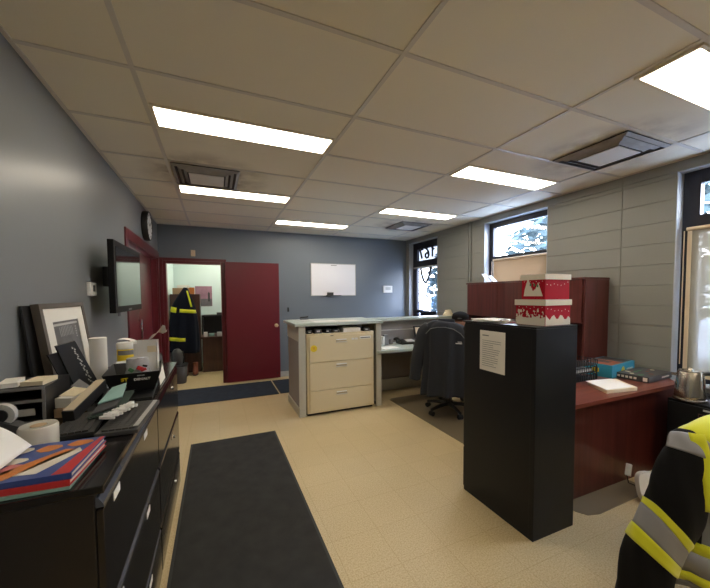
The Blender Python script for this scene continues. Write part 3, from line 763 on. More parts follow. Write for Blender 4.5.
# ------------------------------------------------------------------ left wall: television, thermostat, clock
t = thing('television', 'flat black television on a bracket on the grey left wall', 'television', (-.745,3.31,1.36))
m = M(); m.box(-.715,-.675,2.885,3.78,1.375,1.915,.006); obj('tv_case', m, X['tvb'], t)
m = M(); m.box(-.6745,-.6725,2.925,3.745,1.425,1.870); obj('screen', m, X['blackg'], t)
m = M(); m.box(-.765,-.7155,3.1,3.5,1.5,1.8,.01); obj('rear_housing', m, X['dgrey'], t)
m = M(); m.box(-.834,-.766,3.22,3.38,1.58,1.74,.004); obj('wall_bracket', m, X['dgrey'], t)
m = M(); m.box(-.6745,-.672,3.26,3.36,1.385,1.40); m.tube([(-.70,3.05,1.374),(-.70,3.06,1.35),(-.70,3.09,1.345),(-.70,3.10,1.374)], .005); obj('sensor_strip', m, X['grey'], t)
t = thing('wall_thermostat', 'small white thermostat on the left wall before the television', 'thermostat', (-.815,2.93,1.50))
m = M(); m.box(LX+.001,-.808,2.855,2.975,1.505,1.60,.006); obj('thermostat_body', m, X['white'], t)
m = M(); m.box(-.8078,-.8065,2.895,2.935,1.535,1.58); obj('display', m, X['dgrey'], t)
t = thing('wall_clock', 'round black-rimmed clock high on the left wall above the red door', 'clock', (-.80,4.98,2.21))
def xl(m, prof, c, seg=36):
    T0 = m.T; m.T = Matrix.Translation(V(c)) @ Matrix.Rotation(PI/2, 4, 'Y'); m.lathe(prof, (0,0,0), seg); m.T = T0
m = M(); xl(m, [(.150,0),(.185,.0),(.188,.01),(.188,.062),(.182,.070),(.170,.069),(.166,.050),(.150,.050)], (LX+.001,4.98,2.405)); obj('clock_rim', m, X['black'], t, smooth=True)
m = M(); xl(m, [(.001,.060),(.1675,.060),(.1675,.064),(.001,.064)], (LX+.001,4.98,2.405)); obj('clock_face', m, X['white'], t)
m = M()
for k in range(12):
    a = k*PI/6; m.rbox((LX+.0665,4.98+.14*math.sin(a),2.405+.14*math.cos(a)),(.002,.010,.026),0,0,-a)
obj('hour_marks', m, X['black'], t)
for ln, a in ((.085, 5.1), (.125, 1.0)):
    m = M(); m.rbox((LX+.0685,4.98+ln/2*math.sin(a),2.405+ln/2*math.cos(a)),(.002,.008,ln),0,0,-a); obj('clock_hand', m, X['black'], t)

# ------------------------------------------------------------------ far wall: whiteboard, thermostat, sensor
t = thing('whiteboard', 'blank white dry-erase board on the blue-grey far wall', 'whiteboard', (2.10,6.03,1.49))
m = M(); m.box(1.66,2.56,FY-.016,FY-.006,1.50,2.10); obj('board_face', m, X['wboard'], t)
m = M(); x0,x1,z0,z1 = 1.65,2.57,1.49,2.11
for q in ((x0,x1,z0,z0+.012),(x0,x1,z1-.012,z1),(x0,x0+.012,z0+.012,z1-.012),(x1-.012,x1,z0+.012,z1-.012)): m.box(q[0],q[1],FY-.020,FY-.001,q[2],q[3],.002)
obj('board_frame', m, X['lgrey'], t)
m = M(); m.box(1.94,2.24,FY-.08,FY-.0205,1.490,1.500,.002); obj('pen_tray', m, X['dgrey'], t)
m = M(); m.box(2.05,2.17,FY-.021,FY-.0165,2.07,2.08); obj('badge', m, X['grey'], t)
m = M(); m.box(1.97,2.08,FY-.075,FY-.022,1.501,1.555,.005); one('board_eraser', m, X['dgrey'], 'dark felt eraser standing on the whiteboard tray', 'eraser')
t = thing('wall_thermostat', 'white thermostat on the far wall between whiteboard and street door', 'thermostat', (3.29,6.04,1.54))
m = M(); m.box(3.19,3.40,FY-.03,FY-.001,1.545,1.69,.006); obj('thermostat_body', m, X['white'], t)
m = M(); m.box(3.235,3.355,FY-.0315,FY-.0302,1.60,1.66); obj('display', m, X['lgrey'], t)
m = M(); m.box(-.365,-.300,FY-.035,FY-.001,2.155,2.255,.006); m.box(-.350,-.315,FY-.039,FY-.0355,2.18,2.23,.002); one('motion_sensor', m, X['cream'], 'small cream sensor box on the wall above the office doorway', 'sensor')
t = thing('coat_hook', 'small black coat hook on the far wall beside the open door', 'hook', (1.215,6.04,1.21))
m = M(); m.box(1.20,1.23,FY-.012,FY-.001,1.20,1.28,.003); m.tube([(1.215,FY-.012,1.22),(1.215,FY-.05,1.21),(1.215,FY-.06,1.25)], .008); obj('hook_body', m, X['black'], t, smooth=True)

# ------------------------------------------------------------------ reception counter
C0, C1, CYF, CYB = .905, 2.03, 3.90, 4.60
t = thing('reception_counter', 'pale green topped reception counter with a lower desk behind it', 'counter', (1.5,4.25,0))
m = M(); m.box(C0+.014,C0+.05,CYF+.03,CYB-.005,.10,1.115,.002); obj('end_panel', m, X['cpanel'], t)
m = M(); m.box(C0,C0+.052,CYF+.028,CYB,.0,.098,.002); obj('end_trim', m, X['cpost'], t)
m = M(); m.box(C0+.004,C0+.052,CYF+.028,CYB,.93,1.118,.002); obj('end_trim', m, X['cpost'], t)
m = M(); m.box(C0+.0,C0+.085,CYF,CYF+.0275,.0,1.118,.002); obj('post', m, X['cpost'], t)
m = M(); m.box(1.955,C1,CYF,CYF+.03,.0,1.118,.002); m.box(1.985,C1,CYF+.0305,CYB-.16,.0,1.118,.002); obj('post', m, X['cpost'], t)
m = M(); m.prism([(C0-.045,CYF-.02),(C1+.02,CYF-.02),(C1+.03,CYB-.26),(C1+.03,CYB+.03),(C0-.045,CYB+.03)], (0,0,1.12), (1,0,0), (0,1,0), .036); obj('counter_top', m, X['counter'], t)
m = M(); m.box(C0+.053,RX-.005,CYB-.09,CYB-.03,.11,1.10); obj('back_panel', m, X['cpanel'], t)
m = M(); m.box(C1+.001,RX-.005,CYB-.104,CYB-.0905,.0,.175,.002); m.box(C0+.053,RX-.005,CYB-.09,CYB-.03,.0,.109); obj('kick_panel', m, X['cpost'], t)
m = M(); m.box(C1+.001,RX-.005,CYB-.100,CYB-.0905,.94,.955,.002); m.box(C1+.001,RX-.005,CYB-.100,CYB-.0905,1.085,1.10,.002); obj('panel_rail', m, X['cpost'], t)
m = M(); m.prism([(C1+.031,CYB-.20),(RX-.005,CYB-.20),(RX-.005,CYB+.06),(C1+.031,CYB+.06)], (0,0,1.105), (1,0,0), (0,1,0), .034); obj('ledge_top', m, X['counter'], t)
m = M(); m.prism([(1.96,3.93),(1.965,3.90),(1.99,3.875),(2.03,3.865),(RX-.01,3.865),(RX-.01,CYB-.106),(C1+.002,CYB-.106),(C1+.002,3.931)], (0,0,.715), (1,0,0), (0,1,0), .034); obj('desk_top', m, X['counter'], t)
m = M(); m.cyl((2.0,3.99,.0),(2.0,3.99,.04),.03,seg=12); obj('foot', m, X['black'], t)

# beige lateral file
t = thing('filing_cabinet', 'beige three-drawer lateral filing cabinet under the counter top', 'cabinet', (1.46,4.1,0))
F0, F1, FF, FT = 1.000, 1.912, 3.872, 1.022
m = M(); m.box(F0,F1,FF+.022,FF+.46,.03,FT,.004); obj('body', m, X['beige'], t)
m = M(); m.box(F0+.01,F1-.01,FF+.05,FF+.44,.0,.029); obj('plinth', m, X['black'], t)
zz = [.045,.315,.670,FT-.022]
for i in range(3):
    z0, z1 = zz[i]+.003, zz[i+1]-.003
    m = M(); m.box(F0+.030,F1-.016,FF,FF+.0215,z0,z1,.003); d = obj('drawer', m, X['beige'], t)
    hz = z1-(.075 if i == 2 else .055)
    m = M(); m.box(1.375,1.515,FF-.003,FF-.0003,hz-.012,hz+.020,.001); obj('handle_recess', m, X['beiged'], d)
    m = M(); m.box(1.370,1.520,FF-.016,FF-.0033,hz-.020,hz-.008,.003); obj('handle', m, X['pull'], d)
    m = M(); m.box(1.375,1.515,FF-.008,FF-.0033,hz+.010,hz+.024,.002); obj('name_slot', m, X['paperw'], d)
m = M()
for a, b in ((1.585,1.625),(1.632,1.672)): m.box(a,b,FF-.0016,FF-.0003,.925,.95)
m.box(1.70,1.86,FF-.0016,FF-.0003,.93,.965); obj('label_sticker', m, X['paperw'], t)
m = M(); m.box(1.71,1.85,FF-.0022,FF-.0017,.940,.950); obj('label_print', m, X['dgrey'], t)
m = M(); m.prism([(.042*math.cos(2*PI*k/24), .042*math.sin(2*PI*k/24)) for k in range(24)], (1.085,FF-.0003,.845), (1,0,0), (0,0,1), .0012); st = obj('round_sticker', m, X['yellow'], t, label='yellow round sticker')
m = M(); m.box(1.07,1.10,FF-.0022,FF-.0016,.85,.858); m.box(1.08,1.095,FF-.0022,FF-.0016,.835,.843); obj('sticker_print', m, X['orange'], st)
m = M(); m.box(1.30,1.34,FF-.0016,FF-.0003,FT-.034,FT-.026); obj('lock', m, X['dgrey'], t)
# things in the gap on top of the file
GZ = FT+.0008
m = M(); m.box(1.485,1.725,3.90,4.13,GZ,GZ+.055,.003); one('paper_stack', m, X['paper'], 'stack of white paper in the gap on the beige cabinet', 'paper')
rnd = random.Random(11)
for k, (x, w, h, lab) in enumerate(((1.045,.065,.040,'dark gadget at the left end of the gap on the beige cabinet'),(1.155,.090,.050,'black radio handset lying in the gap, second from the left post'),
                                     (1.275,.075,.045,'black radio handset lying in the gap, beside the cables'),(1.395,.085,.040,'dark gadget in the gap just left of the paper stack'),(1.815,.09,.045,'dark gadget in the gap right of the paper stack'))):
    tt = thing('handset', lab, 'gadget', (x,3.99,GZ)); m = M(); m.rbox((x,3.99,GZ+h/2),(w,.16,h),rnd.uniform(-.3,.3),.008); obj('handset_body', m, X['dgrey' if k%2 else 'black'], tt)
    m = M(); m.rbox((x,3.905,GZ+h*.55),(w*.45,.005,h*.35),0,.001); obj('light_key', m, X['lgrey'], tt)
# on the counter top
CT = 1.1568
m = M(); m.rbox((1.30,4.1,CT+.003),(.34,.22,.005),.08); one('paper_sheet', m, X['paperw'], 'white papers lying on the reception counter top', 'paper')
m = M(); m.rbox((1.58,4.02,CT+.004),(.26,.21,.006),-.1); one('paper_sheet', m, X['paper'], 'loose papers at the front of the counter top above the drawers', 'paper')
m = M(); m.rbox((1.12,4.35,CT+.002),(.21,.28,.003),.2); one('brochure', m, X['lgrey'], 'grey brochure flat on the counter top at its left end', 'brochure')
t = thing('stapler', 'small black stapler at the back left of the counter top', 'stapler', (1.12,4.56,CT))
m = M(); m.box(1.08,1.20,4.545,4.575,CT,CT+.012,.003); obj('stapler_base', m, X['black'], t)
m = M(); m.rbox((1.14,4.56,CT+.032),(.12,.026,.020),0,.005,0,-.10); obj('stapler_arm', m, X['black'], t)
# on the low desk
DZ = .7498
t = thing('card_holder', 'grey upright card holder against the left end of the low desk', 'holder', (2.31,4.32,DZ))
m = M(); m.box(2.29,2.36,4.30,4.36,DZ,DZ+.15,.003); obj('holder_body', m, X['grey'], t)
m = M(); m.box(2.255,2.285,4.28,4.36,DZ,DZ+.13,.002); obj('card_stack', m, X['paperw'], t)
m = M(); m.lathe([(.001,0),(.03,0),(.032,.004),(.032,.075),(.028,.075),(.027,.006),(.001,.006)], (2.43,4.36,DZ)); one('pen_cup', m, X['cpanel'], 'small taupe pen cup on the low desk', 'cup', smooth=True)
m = M(); m.rbox((2.20,4.03,DZ+.006),(.26,.19,.010),.15); one('paper_sheet', m, X['paperw'], 'white paper pad on the low desk beside the post', 'paper')
t = thing('desk_phone', 'black desk telephone with handset on the low desk', 'phone', (2.66,4.32,DZ))
m = M(); m.prism([(0,0),(.19,0),(.19,.055),(.16,.06),(0,.02)], (2.55,4.22,DZ), (0,1,0), (0,0,1), .30); obj('phone_base', m, X['black'], t)
m = M(); m.tube([(2.51,4.24,DZ+.055),(2.52,4.28,DZ+.083),(2.53,4.34,DZ+.085),(2.53,4.40,DZ+.065)], [.026,.020,.020,.027], 12); obj('handset', m, X['black'], t, smooth=True)
m = M(); m.board((2.66,4.25,DZ+.034),(2.80,4.25,DZ+.034),(2.80,4.36,DZ+.059),(2.66,4.36,DZ+.059), .002); obj('key_pad', m, X['lgrey'], t)
m = M(); m.rbox((2.91,4.15,DZ+.05),(.16,.10,.02),.2,.004); m.box(2.86,2.96,4.10,4.20,DZ,DZ+.042,.004); one('card_reader', m, X['dgrey'], 'dark card reader beside the desk telephone', 'device')
m = M(); m.rbox((2.72,4.06,DZ+.012),(.13,.06,.022),.1,.008); one('computer_mouse', m, X['black'], 'black mouse on the low desk in front of the telephone', 'mouse')
t = thing('photo_frame', 'black photo frame leaning at the back of the low desk', 'picture', (3.03,4.37,DZ))
P = [(2.87,4.335,DZ+.002),(3.15,4.325,DZ+.002),(3.15,4.40,DZ+.25),(2.87,4.41,DZ+.25)]
m = M()
for q in ((0,1,0,.08),(0,1,.92,1),(0,.08,.08,.92),(.92,1,.08,.92)): board_in(m, P, *q, 0, .012)
obj('picture_frame', m, X['black'], t)
m = M(); board_in(m, P, .08,.92,.08,.92,-.004,.004); obj('photo', m, X['manila'], t)
# crumpled papers on the ledge
rnd = random.Random(9); m = M(); rings = []
for i in range(6):
    k = i/5; rings.append([V((3.62+(.105-.05*k)*math.cos(2*PI*j/14)*(1+rnd.uniform(-.2,.2)), 4.50+.06*(1-.5*k)*math.sin(2*PI*j/14), 1.140+.10*k+rnd.uniform(-.006,.006)*(i>0))) for j in range(14)])
m.loft(rings); one('paper_bag', m, X['manila'], 'crumpled cream paper bag on the counter ledge behind the seated person', 'bag')

# ------------------------------------------------------------------ tall black cabinet with gift boxes
K0,K1,KY0,KY1,KZ = 1.717,2.085,1.340,1.960,1.300
t = thing('filing_cabinet', 'tall black four-drawer filing cabinet with a notice on its side and gift boxes on top', 'cabinet', ((K0+K1)/2,(KY0+KY1)/2,0))
m = M(); m.box(K0,K1,KY0,KY1-.022,.0,KZ-.012,.004); obj('body', m, X['cab'], t)
m = M(); m.box(K0-.001,K1+.001,KY0-.001,KY1,KZ-.0115,KZ,.003); obj('top', m, X['cab'], t)
for i in range(4):
    m = M(); m.box(K0+.012,K1-.012,KY1-.0215,KY1-.002,.02+.315*i,.325+.315*i,.003); d = obj('drawer', m, X['cab'], t)
    m = M(); m.box(K0+.12,K1-.12,KY1-.0018,KY1+.02,.26+.315*i,.275+.315*i,.003); obj('handle', m, X['chrome'], d)
m = M(); m.box(K0-.0004,K0+.0001,KY0+.03,KY0+.0308,.02,KZ-.05); obj('seam', m, X['black'], t)
t = thing('notice_sheet', 'printed paper notice taped to the side of the tall black cabinet', 'notice', (K0-.002,1.67,.967))
m = M(); m.board((K0-.0016,1.782,.967),(K0-.0016,1.562,.967),(K0-.0016,1.562,1.245),(K0-.0016,1.782,1.245), .0012); obj('sheet', m, X['paper'], t)
m = M(); rnd = random.Random(2)
m.box(K0-.0040,K0-.0034,1.70,1.757,1.208,1.215)
for k in range(13):
    z = 1.175-.0145*k; m.box(K0-.0040,K0-.0034,1.755-rnd.uniform(.09,.165),1.757,z,z+.0030)
obj('printed_lines', m, X['grey'], t)
# gift boxes
def giftbox(cx, cy, w, d, z0, h, lidh, label, rz, kind):
    t = thing('gift_box', label, 'box', (cx,cy,z0), rz, 'holiday gift boxes', local=True)
    m = M(); m.box(-w/2,w/2,-d/2,d/2,0,h-.004,.003); obj('box_body', m, X['red'], t, local=True)
    m = M(); e = .006
    m.box(-w/2-e,w/2+e,-d/2-e,d/2+e,h-.003,h,.001)
    for q in ((-w/2-e,w/2+e,-d/2-e,-d/2-.0008),(-w/2-e,w/2+e,d/2+.0008,d/2+e),(-w/2-e,-w/2-.0008,-d/2-.0008,d/2+.0008),(w/2+.0008,w/2+e,-d/2-.0008,d/2+.0008)): m.box(*q,h-lidh,h-.003)
    obj('lid', m, X['snow'], t, local=True)
    m = M(); rnd = random.Random(4)
    FXo, FYo = -w/2-.0006, -d/2-.0006
    left = lambda pts: m.prism(pts, (FXo,0,0), (0,1,0), (0,0,1), -.0008)     # face towards -X
    front = lambda pts: m.prism(pts, (0,FYo,0), (1,0,0), (0,0,1), .0008)     # face towards -Y
    def star(fn, x, z, s): fn([(x-s,z),(x,z-s),(x+s,z),(x,z+s)])
    if kind == 0:
        left([(-d/2+.002,.002),(d/2-.002,.002),(d/2-.002,.048),(d*.3,.055),(d*.1,.046),(-d*.15,.056),(-d*.35,.046),(-d/2+.002,.056)])
        for k in range(34): 
            y = rnd.uniform(-.46,.46)*d; z = rnd.uniform(.05,.095); left([(y-.006,z-.008),(y+.006,z-.008),(y+.005,z+.006),(y,z+.012),(y-.005,z+.006)])
        pts = [(-w/2+.002,.002),(w/2-.002,.002)]
        for k in range(13): pts.append((w/2-.002-(w-.004)*k/12, .052+.016*math.sin(k*1.7)-.012*(k<3)))
        front(pts)
    else:
        left([(-d*.42,.020),(d*.40,.020),(d*.36,.060),(d*.22,.135),(d*.06,.07),(-d*.1,.06),(-d*.22,.105),(-d*.34,.055)])
    for k in range(7): star(front, (-.42+.14*k)*w, rnd.uniform(.085,h-lidh-.012), .0035); star(left, (-.4+.13*k)*d, h-lidh-.01-.01*(k%2), .003)
    obj('snow_print', m, X['snow'], t, local=True)
    m = M(); rnd = random.Random(6); fx = -w/2-.0016
    for k in range(14 if kind == 0 else 5):
        y = rnd.uniform(-.4,.35)*d*(1 if kind == 0 else .5); z = rnd.uniform(.045,.085) if kind == 0 else rnd.uniform(.05,.10)
        m.mi = 0 if kind == 0 or k%2 else 1
        m.prism([(y-.006,z-.008),(y+.006,z-.008),(y+.006,z+.006),(y,z+.011),(y-.006,z+.006)], (fx,0,0), (0,1,0), (0,0,1), -.0006)
    obj('village_print', m, [X['red'], X['green']], t, local=True)
    return t
giftbox(1.925,1.460,.245,.200,KZ+.001,.160,.036,'red gift box with cream lid and snowy town print, lower of the two',RZ(3),0)
giftbox(1.932,1.450,.228,.160,KZ+.162,.155,.034,'red gift box with cream lid and white fir print, upper of the two',RZ(1),1)
m = M(); m.rbox((1.88,1.76,KZ+.006),(.26,.28,.010),.1); m.rbox((1.84,1.78,KZ+.013),(.20,.26,.004),-.15); one('paper_stack', m, X['paperw'], 'loose white papers on the tall black cabinet behind the gift boxes', 'paper')
t = thing('scissors', 'scissors lying on the papers behind the gift boxes', 'scissors', (1.83,1.63,KZ+.017))
m = M(); m.rbox((1.80,1.66,KZ+.0185),(.10,.012,.003),.5); m.rbox((1.80,1.66,KZ+.0215),(.10,.012,.003),.25); obj('blades', m, X['chrome'], t)
m = M()
for cy in (1.605,1.635): m.tube([(1.87+.02*math.cos(a),cy+.014*math.sin(a),KZ+.02) for a in [2*PI*k/12 for k in range(13)]], .004)
obj('finger_loops', m, X['black'], t, smooth=True)

# ------------------------------------------------------------------ mahogany desk with hutch
t = thing('office_desk', 'mahogany desk with a solid end panel beyond the tall black cabinet', 'desk', (2.95,1.85,0))
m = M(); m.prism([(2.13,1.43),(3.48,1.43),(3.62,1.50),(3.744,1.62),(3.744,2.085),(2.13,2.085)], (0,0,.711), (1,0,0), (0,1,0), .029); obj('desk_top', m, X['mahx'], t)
m = M(); m.box(2.18,3.70,1.51,1.535,.0,.710,.002); obj('modesty_panel', m, X['mah'], t)
m = M(); m.box(2.18,2.205,1.536,2.07,.0,.710,.002); obj('side_panel', m, X['mah'], t)
m = M(); m.box(3.675,3.70,1.536,2.07,.0,.710,.002); obj('side_panel', m, X['mah'], t)
t = thing('hutch_credenza', 'mahogany credenza with a closed-door hutch along the block wall', 'desk', (3.45,2.93,0))
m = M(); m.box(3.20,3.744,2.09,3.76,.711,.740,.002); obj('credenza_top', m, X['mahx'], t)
for y in (2.095, 3.73): m2 = M(); m2.box(3.24,3.73,y,y+.025,.0,.710,.002); obj('side_panel', m2, X['mah'], t)
m = M(); m.box(3.70,3.72,2.121,3.729,.15,.710); obj('back_panel', m, X['mah'], t)
m = M(); m.box(3.37,3.744,2.095,2.120,.741,1.64,.002); obj('hutch_side', m, X['mah'], t)
m = M(); m.box(3.37,3.744,3.735,3.760,.741,1.64,.002); obj('hutch_side', m, X['mah'], t)
m = M(); m.box(3.35,3.744,2.09,3.765,1.6405,1.66,.002); obj('hutch_top', m, X['mah'], t)
m = M(); m.box(3.38,3.744,2.1205,3.7345,1.205,1.225,.002); obj('hutch_shelf', m, X['mah'], t)
m = M(); m.box(3.725,3.742,2.1205,3.7345,.741,1.204); obj('hutch_back', m, X['mah'], t)
for i in range(3):
    y0 = 2.1215+i*.538; m = M(); m.box(3.355,3.372,y0,y0+.535,1.20,1.639,.002); obj('hutch_door', m, X['mah'], t)
# white folders on the hutch
for k, lab in ((0,'white folder tilted on top of the hutch, nearer the far wall'),(1,'white folder tilted on top of the hutch, next to the first one')):
    m = M(); y = 3.50-.11*k; m.board((3.50,y,1.6615),(3.58,y,1.6615),(3.58,y+.12,1.79-.03*k),(3.50,y+.12,1.79-.03*k), .008); one('folder', m, X['paperw'], lab, 'folder', group='folders on the hutch')
# things on the desk
QZ = .741
t = thing('board_game_box', 'turquoise board game box standing by the hutch on the mahogany desk', 'box', (3.45,1.88,QZ))
cx = Matrix.Translation(V((3.40,1.905,QZ))) @ Matrix.Rotation(RZ(7),4,'Z')
m = M(); m.T = cx; m.box(-.21,.24,-.13,.13,0,.115,.003); obj('box_body', m, X['cyan'], t)
m = M(); m.T = cx; m.box(-.20,.05,-.12,.12,.1155,.1162); obj('cover_picture', m, mat('rusty_cover',(.30,.09,.05),.5,var=.6,vscale=18), t)
m = M(); m.T = cx; m.box(.06,.22,-.11,.11,.1155,.1163); m.box(-.10,.0,-.05,.08,.1163,.1168); obj('cover_panel', m, X['dgrey'], t)
m = M(); m.T = cx; m.prism(blob(.0,.055,.032,.030,14), (0,-.1305,0), (1,0,0), (0,0,1), .001); m.prism(blob(.0,.06,.03,.03,12), (-.2105,0,0), (0,1,0), (0,0,1), -.001); obj('sun_print', m, X['yellow'], t)
m = M(); m.T = cx
for k in range(6): m.box(.075+.020*k,.090+.020*k,-.1315,-.1305,.045,.060+.004*(k%2))
obj('title_print', m, X['snow'], t)
t = thing('board_game_box', 'flat dark grey board game box on the desk near the kettle', 'box', (3.50,1.66,QZ))
cx = Matrix.Translation(V((3.515,1.665,QZ))) @ Matrix.Rotation(RZ(4),4,'Z')
m = M(); m.T = cx; m.box(-.215,.215,-.12,.12,0,.050,.003); obj('box_body', m, X['dgrey'], t)
m = M(); m.T = cx; rnd = random.Random(8)
m.mi = 0
for k in range(12):
    x, y = rnd.uniform(-.18,.17), rnd.uniform(-.09,.09); m.mi = k % 3; m.prism(blob(x,y,rnd.uniform(.015,.035),rnd.uniform(.010,.02),7), (0,0,.0505), (1,0,0), (0,1,0), .0006)
obj('cover_picture', m, [X['manila'], X['green'], X['boot']], t)
m = M(); m.T = cx
for k in range(5): m.box(-.2162,-.2152,.085-.03*k,.105-.03*k,.016,.034)
for k in range(7): m.box(.02+.020*k,.034+.020*k,-.1213,-.1203,.018,.030)
m.box(-.2162,-.2152,-.11,-.08,.010,.042); obj('title_print', m, X['snow'], t)
t = thing('paper_ream', 'thick pad of cream paper at the front edge of the desk', 'paper', (2.86,1.58,QZ))
m = M(); m.prism([(2.69,1.50),(2.99,1.455),(3.13,1.68),(2.83,1.725)], (0,0,QZ), (1,0,0), (0,1,0), .026); obj('pad', m, X['manila'], t)
m = M(); m.prism([(2.69,1.505),(2.97,1.475),(3.09,1.69),(2.81,1.73)], (0,0,QZ+.0265), (1,0,0), (0,1,0), .003); obj('top_sheet', m, X['paper'], t)
t = thing('letter_tray', 'black wire stacking letter tray beside the turquoise box', 'tray', (2.93,1.90,QZ))
for z in (0, .065, .130):
    m = M(); x0,x1,y0,y1 = 2.74,3.08,1.80,2.05
    m.box(x0,x1,y0,y1,QZ+z,QZ+z+.003); m.box(x0,x1,y1-.003,y1,QZ+z,QZ+z+.05); 
    for k in range(15): x = x0+(x1-x0)*k/14; m.box(x-.003,x+.003,y0,y0+.003,QZ+z+.003,QZ+z+.045)
    for k in range(10): y = y0+(y1-y0)*k/9; m.box(x1-.003,x1,y-.003,y+.003,QZ+z+.003,QZ+z+.045)
    m.box(x0,x1,y0,y0+.004,QZ+z+.045,QZ+z+.050); m.box(x1-.004,x1,y0,y1,QZ+z+.045,QZ+z+.050)
    if z: 
        for x in (x0+.004,x1-.004):
            for y in (y0+.004,y1-.006): m.box(x-.003,x+.003,y-.003,y+.003,QZ+z-.062,QZ+z)
    obj('tray_tier', m, X['black'], t)
m = M(); m.rbox((2.91,1.92,QZ+.069+.012),(.28,.20,.02),.03); one('paper_stack', m, X['paperw'], 'white papers in the middle tier of the letter tray', 'paper')

# ------------------------------------------------------------------ black two-drawer file with the kettle
t = thing('filing_cabinet', 'low black two-drawer filing cabinet under the steel kettle', 'cabinet', (3.50,1.03,0))
a0,a1,b0,b1,cz = 3.27,3.735,.62,1.395,.665
m = M(); m.box(a0+.022,a1,b0,b1,.0,cz,.004); obj('body', m, X['cab'], t)
for i in range(2):
    z0 = .02+.318*i; m = M(); m.box(a0+.002,a0+.0215,b0+.012,b1-.012,z0,z0+.310,.003); d = obj('drawer', m, X['cab'], t)
    m = M(); y0, y1 = 1.10, 1.205; zc = z0+.235
    for q in ((y0,y1,zc-.028,zc-.023),(y0,y1,zc+.023,zc+.028),(y0,y0+.006,zc-.023,zc+.023),(y1-.006,y1,zc-.023,zc+.023)): m.box(a0-.003,a0+.0015,*q)
    obj('label_frame', m, X['chrome'], d)
    m = M(); m.box(a0-.016,a0+.0015,.86,1.0,zc-.02,zc,.003); obj('handle', m, X['chrome'], d)
m = M(); m.box(a0-.001,a0+.0018,1.13,1.18,.625,.638); obj('maker_plate', m, X['lgrey'], t)
kx, ky = 3.368, 1.294; kz = cz+.001
t = thing('kettle', 'brushed steel electric kettle with a black handle on its base', 'kettle', (kx,ky,kz))
m = M(); m.lathe([(.001,0),(.092,0),(.097,.004),(.096,.014),(.088,.020),(.001,.020)], (kx,ky,kz)); obj('power_base', m, X['steel'], t, smooth=True)
m = M(); m.lathe([(.001,.021),(.088,.021),(.092,.028),(.090,.04),(.076,.215),(.072,.222),(.001,.222)], (kx,ky,kz), 40); obj('kettle_body', m, X['steel'], t, smooth=True)
m = M(); m.lathe([(.001,.2225),(.070,.2225),(.068,.232),(.020,.236),(.014,.250),(.001,.252)], (kx,ky,kz)); obj('lid', m, X['steel'], t, smooth=True)
hd = V((.30,-.954,0)).normalized()
pt = lambda r_, z: V((kx,ky,kz)) + hd*r_ + V((0,0,z))
m = M(); m.tube([pt(.070,.212),pt(.105,.222),pt(.145,.205),pt(.168,.16),pt(.165,.11),pt(.140,.06),pt(.100,.040)], [.014,.015,.015,.014,.013,.013,.012], 12); obj('handle', m, X['black'], t, smooth=True)
m = M(); m.prism([(-.022,0),(.022,0),(0,.035)], tuple(pt(-.072,.20)), tuple(hd.cross(V((0,0,1)))), tuple(-hd), .022); obj('spout', m, X['steel'], t)
t = thing('coffee_grinder', 'dark rounded appliance behind the kettle by the window', 'appliance', (3.61,1.04,kz))
m = M(); m.lathe([(.001,0),(.085,0),(.088,.006),(.082,.12),(.092,.20),(.090,.245),(.070,.272),(.001,.278)], (3.61,1.04,kz)); obj('appliance_body', m, X['dgrey'], t, smooth=True)
m = M(); m.lathe([(.0832,.105),(.0865,.105),(.0865,.145),(.0838,.145)], (3.61,1.04,kz)); obj('red_band', m, X['boot'], t, smooth=True)
m = M(); m.rbox((3.34,.93,kz+.006),(.10,.14,.010),.2); one('napkin_stack', m, X['paperw'], 'white napkins on the low black cabinet beside the kettle', 'paper')

# white power unit with a black plug on the floor
t = thing('power_bar', 'white rounded power bar standing on the floor behind the hi-vis jacket', 'power bar', (2.82,1.30,0))
cx = Matrix.Translation(V((2.82,1.27,.0))) @ Matrix.Rotation(RZ(-24),4,'Z') @ Matrix.Rotation(RZ(-16),4,'X')
m = M(); m.T = cx
pts = [(.085*math.copysign(abs(math.cos(a))**.6, math.cos(a)), .105+.105*math.copysign(abs(math.sin(a))**.6, math.sin(a))) for a in [2*PI*k/28 for k in range(28)]]
m.prism(pts, (0,0,0), (1,0,0), (0,0,1), .04); obj('power_body', m, X['white'], t, smooth=True)
m = M(); m.T = cx
for z in (.06,.10): m.box(-.02,.012,-.042,-.0405,z,z+.016)
obj('socket', m, X['lgrey'], t)
m = M(); m.T = cx; m.cyl((.02,-.041,.165),(.02,-.075,.175),.014,.010,12); m.tube([(.02,-.075,.175),(.03,-.09,.22),(.10,-.06,.235),(.2,.0,.22)], .006); obj('plug', m, X['black'], t, smooth=True)
t = thing('phone_charger', 'small grey charger with a black cord hanging before the desk panel', 'charger', (2.78,1.41,.12))
m = M(); m.rbox((2.80,1.40,.18),(.035,.035,.085),.3,.006,0,.5); obj('charger_block', m, X['lgrey'], t)
m = M(); m.tube([(2.78,1.40,.145),(2.765,1.38,.10),(2.80,1.33,.085),(2.88,1.25,.08),(2.99,1.16,.04),(3.02,1.12,.006)], .0045); obj('cord', m, X['black'], t, smooth=True)

